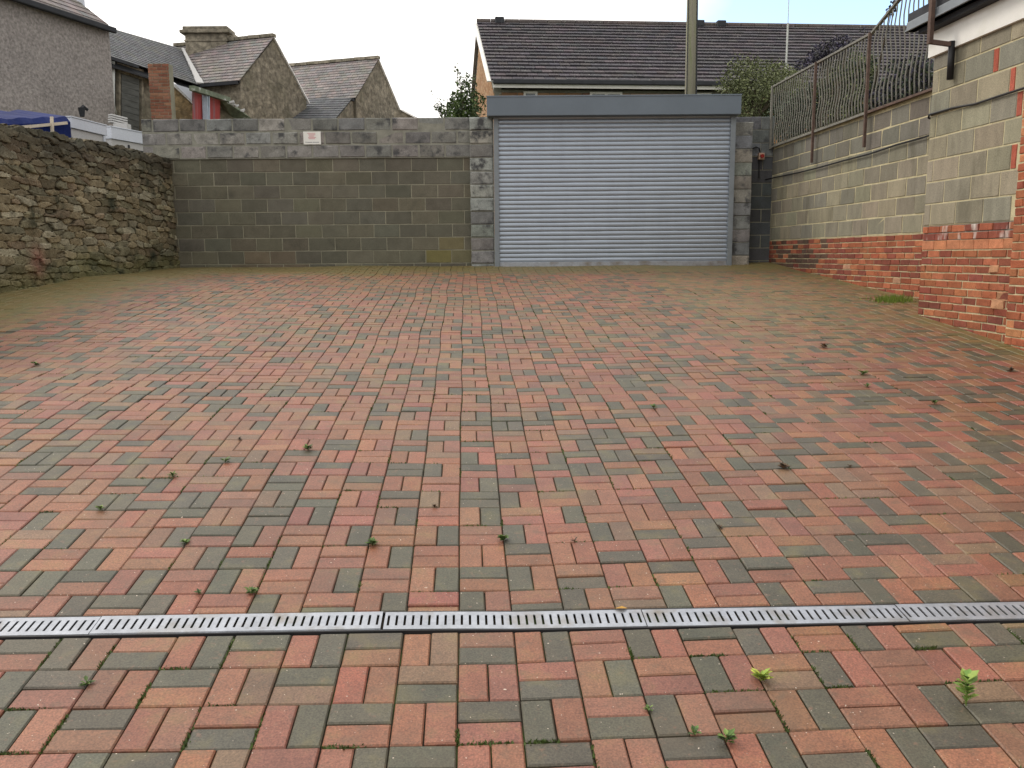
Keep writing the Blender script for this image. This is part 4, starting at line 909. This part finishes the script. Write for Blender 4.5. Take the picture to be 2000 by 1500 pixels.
# tree left of the tiled house
tr = thing('tree', 'loose leafy young tree beside the gable of the tiled house', 'tree', at(905, 300, 17.5) * np.array([1, 1, 0]) - UPV * .2)
cl = [pxc(905, 210, 17.5, .34), pxc(885, 222, 17.4, .26), pxc(912, 180, 17.6, .22), pxc(903, 160, 17.5, .16), pxc(897, 138, 17.5, .09), pxc(918, 155, 17.8, .14), pxc(893, 195, 17.5, .2), pxc(925, 200, 17.9, .25), pxc(893, 125, 17.5, .05), pxc(910, 235, 17.5, .35)]
leaves(2100, cl, .075, gp, 1).build('crown', 'leaf', tr)
mb = MB(); b_ = at(907, 300, 17.5); b_[2] = -.2; t_ = at(903, 180, 17.5); mb.tube([b_, t_], [.06, .02], 8); branches(mb, t_ * .7 + b_ * .3, [c[:3] for c in cl], .018); mb.build('trunk', 'bark', tr)
bu = thing('bush', 'thin wispy bush poking over the block wall near its right end', 'bush', at(865, 300, 15.9) * np.array([1, 1, 0]) - UPV * .2)
cl = [pxc(868, 216, 15.9, .12), pxc(857, 210, 15.9, .10), pxc(862, 196, 15.9, .07), pxc(846, 180, 15.9, .04), pxc(852, 205, 15.9, .05), pxc(880, 226, 15.9, .12), pxc(848, 213, 15.9, .05)]
leaves(260, cl, .05, gp, 2).build('crown', 'leaf', bu)
mb = MB(); b_ = at(866, 300, 15.9); b_[2] = -.2; t_ = at(866, 236, 15.9); mb.tube([b_, t_], [.03, .012], 6); branches(mb, t_, [c[:3] for c in cl], .008); mb.build('trunk', 'bark', bu)
# big bush right of shutter
gp2 = [(0.14, 0.165, 0.07), (0.115, 0.14, 0.055), (0.17, 0.19, 0.09), (0.095, 0.11, 0.05)]
bu = thing('bush', 'large grey green bush between the roller shutter and the fence', 'bush', at(1480, 300, 17.5) * np.array([1, 1, 0]) - UPV * .2)
cl = [pxc(u, v, 17.5 + random.uniform(-.3, .9), r) for u, v, r in ((1475, 215, .42), (1445, 190, .34), (1500, 190, .38), (1470, 165, .36), (1440, 150, .24), (1455, 128, .2), (1475, 125, .16), (1500, 150, .3), (1530, 165, .34), (1520, 140, .2), (1560, 150, .2), (1425, 165, .16), (1432, 125, .12), (1412, 150, .1), (1460, 105, .06), (1550, 190, .35), (1500, 235, .4), (1436, 102, .05), (1400, 172, .08), (1452, 225, .3), (1425, 185, .22), (1405, 160, .1))]
leaves(11000, [(c[0], c[1], c[2], c[3] * 1.18) for c in cl], .058, gp2, 3).build('crown', 'leaf', bu)
mb = MB(); b_ = at(1480, 300, 17.7); b_[2] = -.2; t_ = at(1478, 230, 17.7); mb.tube([b_, t_], [.08, .04], 8); branches(mb, t_, [c[:3] for c in cl], .02); mb.build('trunk', 'bark', bu)
# shrubs behind the fence, one with dark flower heads
def row(name, label, pts, Yoff, n, pal_, seed, size=.07, X0=4.95):
    cl = []
    for u, v, r in pts:
        p = online(u, v, X0 + Yoff, 15, S_); cl.append((p[0], p[1], p[2], r))
    b = np.mean([c[:3] for c in cl], 0); t = thing(name, label, 'bush', (b[0], b[1], -.1))
    leaves(n, cl, size, pal_, seed).build('crown', 'leaf', t)
    mb = MB(); base = (b[0], b[1], -.1); branches(mb, base, [c[:3] for c in cl], .03); mb.build('trunk', 'bark', t)
dkg = [(0.035, 0.055, 0.03), (0.05, 0.07, 0.035), (0.03, 0.045, 0.04), (0.07, 0.09, 0.05)]
row('bush', 'dark green bush seen through the far fence panel', [(1530, 230, .34), (1560, 215, .34), (1590, 200, .34), (1545, 260, .3), (1580, 250, .32), (1610, 230, .34), (1525, 200, .22)], .35, 4800, dkg, 5)
row('bush', 'green and olive bush seen through the middle fence panel', [(1640, 170, .32), (1670, 150, .3), (1650, 215, .34), (1690, 200, .34), (1620, 180, .28), (1685, 130, .24), (1630, 130, .2), (1660, 110, .16)], .35, 4800, dkg + gp2, 6)
pur = [(0.035, 0.03, 0.06), (0.05, 0.045, 0.075), (0.025, 0.025, 0.045), (0.08, 0.08, 0.08)]
row('buddleia_bush', 'bush with dark purple flower heads along the fence top rail', [(1562, 128, .10), (1580, 120, .12), (1598, 105, .13), (1618, 92, .13), (1638, 82, .12), (1655, 76, .08), (1608, 112, .15), (1640, 100, .14), (1690, 60, .06), (1740, 20, .08), (1745, 8, .06)], .12, 1100, pur, 7, .06)
row('bush', 'dark shrub behind the steep near fence panel', [(1730, 190, .28), (1760, 170, .26), (1790, 160, .26), (1740, 215, .25), (1800, 130, .2), (1750, 130, .14)], .35, 2600, dkg + pur, 8)

# weeds, leaves and moss on the paving
def weed(u, v, hgt, n, label, pal_=gp, spread=1.0, seed=0, name='weed', cat='weed', group='small weeds growing in the paving joints'):
    R = np.random.default_rng(900 + seed); g = gnd(u, v)
    dv = g[:2] - C0; t_, s_ = dv @ rdir, dv @ cdir; t2 = round(t_ / MOD) * MOD
    off = (DR1 + 0.142) if s_ > DR1 else 0.0; s2 = round((s_ - off) / MOD) * MOD + off
    if abs(t2 - t_) < abs(s2 - s_): t_ = t2
    else: s_ = s2
    x_, y_, un_ = gpos(t_, s_); g = np.array([x_, y_, float(gz(x_, y_)) + un_])
    mb = MB(); hgt *= 1.0 if hgt > .08 else .85; n = int(n * 1.5)
    for k in range(n):
        a = R.uniform(0, 2 * math.pi); el = R.uniform(.1, .75 if hgt < .08 else .9); L_ = hgt * R.uniform(.5, 1.1) * (.45 if hgt > .08 else 1); hh = hgt * R.uniform(0, 1.6 if hgt > .08 else .7)
        d = np.array([math.cos(a) * math.cos(el) * spread, math.sin(a) * math.cos(el) * spread, math.sin(el)]); b = np.array([-math.sin(a), math.cos(a), 0.0])
        p = g + np.array([0, 0, hh * .6]); tip = p + d * L_; mid = p + d * L_ * .55 + UPV * L_ * .12; w_ = L_ * (R.uniform(.16, .3) if hgt < .08 else R.uniform(.25, .4))
        mb.add([p, mid + b * w_, tip, mid - b * w_], [(0, 1, 2, 3)], 0, tuple(np.array(pal_[R.integers(len(pal_))]) * R.uniform(1.2, 2.2)))
    mb.tube([g, g + UPV * hgt * .6], .002, 5, col=pal_[0])
    return tag(mb.build(name, 'leaf'), label, cat, group)
wl = [(75, 712, .045, 16, 'low green weed in the paving at the far left, level with the stone wall foot'), (605, 875, .045, 18, 'green weed on the paving left of centre, halfway to the wall'),
      (335, 935, .04, 12, 'small weed on the left paving above and left of the drain, in a joint'), (440, 906, .04, 12, 'thin weed between the two left-hand weeds halfway up the yard'), (200, 990, .04, 14, 'dark scruffy weed near the left edge above the drain'),
      (360, 1062, .035, 14, 'flat dark weed left of centre, two paver rows above the drain area'), (727, 1068, .045, 22, 'bright green weed left of the centre joint above the drain'), (992, 1056, .045, 24, 'bright green bushy weed right of the centre joint above the drain'),
      (490, 1160, .04, 16, 'green weed growing just above the drain on the left'), (385, 1163, .03, 9, 'tiny weed left of the one just above the drain'), (158, 1338, .03, 10, 'tiny weed below the drain at the left edge'),
      (1482, 1330, .05, 26, 'yellow green weed below the drain right of centre'), (1908, 1378, .10, 26, 'tall leafy green weed below the drain at the right edge, largest of the weeds'), (1250, 1388, .025, 9, 'tiny weed below the drain near the middle right'),
      (1688, 735, .06, 14, 'dark weed on the far right paving near the brick building'), (1692, 755, .045, 10, 'lower weed just in front of the dark far right weed'), (1272, 797, .04, 9, 'little weed right of centre halfway up the yard'),
      (1830, 790, .04, 12, 'low weed on the paving in front of the right building'), (1345, 1405, .03, 10, 'tiny pale weed near the bottom edge right of centre'), (1425, 1450, .05, 16, 'green weed at the bottom edge right of centre')]
for k, (u, v, h_, n_, lb) in enumerate(wl):
    pp = gp if u not in (1482, 1908) else [(0.10, 0.16, 0.03), (0.07, 0.12, 0.025), (0.14, 0.19, 0.04)] if u == 1908 else [(0.2, 0.22, 0.04), (0.12, 0.17, 0.03)]
    weed(u, v, h_, n_, lb, pp, seed=k)
for k, (u, v, h_, n_, lb) in enumerate([(850, 988, .03, 14, 'curled brown dead leaf left of the centre joint above the drain'), (1528, 913, .06, 16, 'brown dried clump on the right paving halfway up the yard'), (1655, 908, .03, 9, 'small brown leaf right of the dried clump'),
      (1408, 1034, .035, 9, 'thin brown leaf on the right paving above the drain'), (1122, 1056, .03, 7, 'tiny brown leaf right of the bushy centre weed'), (1975, 727, .06, 16, 'brown dried leaf at the right edge by the brick wall'), (1608, 677, .07, 14, 'dark dried leaf on the far right paving'),
      (840, 775, .03, 7, 'small brown leaf near the centre of the yard'), (470, 857, .03, 8, 'narrow dead leaf on the left paving')]):
    weed(u, v, h_ * .8, n_, lb, [(0.07, 0.045, 0.025), (0.1, 0.06, 0.035), (0.04, 0.03, 0.02)], seed=50 + k, name='dead_leaf', cat='dead leaf', group='dried leaves lying on the paving')
g = gnd(1190 if False else 1200, 1192); mb = MB(); mb.add([g + UPV * .008, g + np.array([.03, .012, .012]), g + np.array([.05, .0, .008]), g + np.array([.025, -.014, .014])], [(0, 1, 2, 3)], 0, (.4, .22, .04))
tag(mb.build('yellow_leaf', 'leaf'), 'tiny yellow leaf lying on the drain grate', 'leaf')
# grass tuft by the brick corner
mb = MB(); R = np.random.default_rng(5)
for k in range(420):
    g = gnd(1745 + R.normal() * 18, 588 + R.normal() * 2); a = R.uniform(0, 6.28); h_ = R.uniform(.03, .09); lean = R.uniform(.0, .05)
    tip = g + np.array([math.cos(a) * lean, math.sin(a) * lean, h_]); mb.add([g + np.array([-.004, 0, 0]), g + np.array([.004, 0, 0]), tip], [(0, 1, 2)], 0, tuple(np.array([.19, .27, .05]) * R.uniform(.6, 1.3)))
tag(mb.build('grass_tuft', 'leaf'), 'bright green grass tuft at the foot of the right wall by the brick corner', 'grass tuft')
# moss cushions and blades in the joints
mb = MB(); R = np.random.default_rng(9)
def mossline(t0, s0, t1, s1, n):
    for _ in range(n):
        f_ = R.uniform(); t = t0 + (t1 - t0) * f_; s = s0 + (s1 - s0) * f_; x, y, und = gpos(t, s); x += R.normal() * .0035; y += R.normal() * .0035
        z = float(gz(x, y)) + und - .006; h_ = R.uniform(.006, .014); a = R.uniform(0, 6.28); r_ = R.uniform(.003, .006)
        c = tuple(np.array([.055, .085, .018]) * R.uniform(.6, 1.5))
        mb.add([(x - r_, y, z), (x + r_, y, z), (x + math.cos(a) * .006, y + math.sin(a) * .006, z + h_)], [(0, 1, 2)], 0, c)
for _ in range(1100):
    i = R.integers(-20, 20); j = R.integers(-6, 40); near = j < 1
    if R.random() > (.95 if near else .6): continue
    s = (-j * MOD) * (1 if False else -1) if not near else j * MOD
    s = s if s < DR0 - .01 else s + DR1 - 0.06
    if R.random() < .5: mossline(i * MOD, s, (i + R.uniform(.3, 1)) * MOD, s, R.integers(15, 70) if near else 14)
    else: mossline(i * MOD, s, i * MOD, s + R.uniform(.3, 1) * MOD, R.integers(15, 70) if near else 14)
o = mb.build('joint_moss', 'leaf'); o['kind'] = 'stuff'; o['label'] = 'green moss sprouting along the joints between the pavers'; o['category'] = 'moss'
# pale grit scattered on the blocks
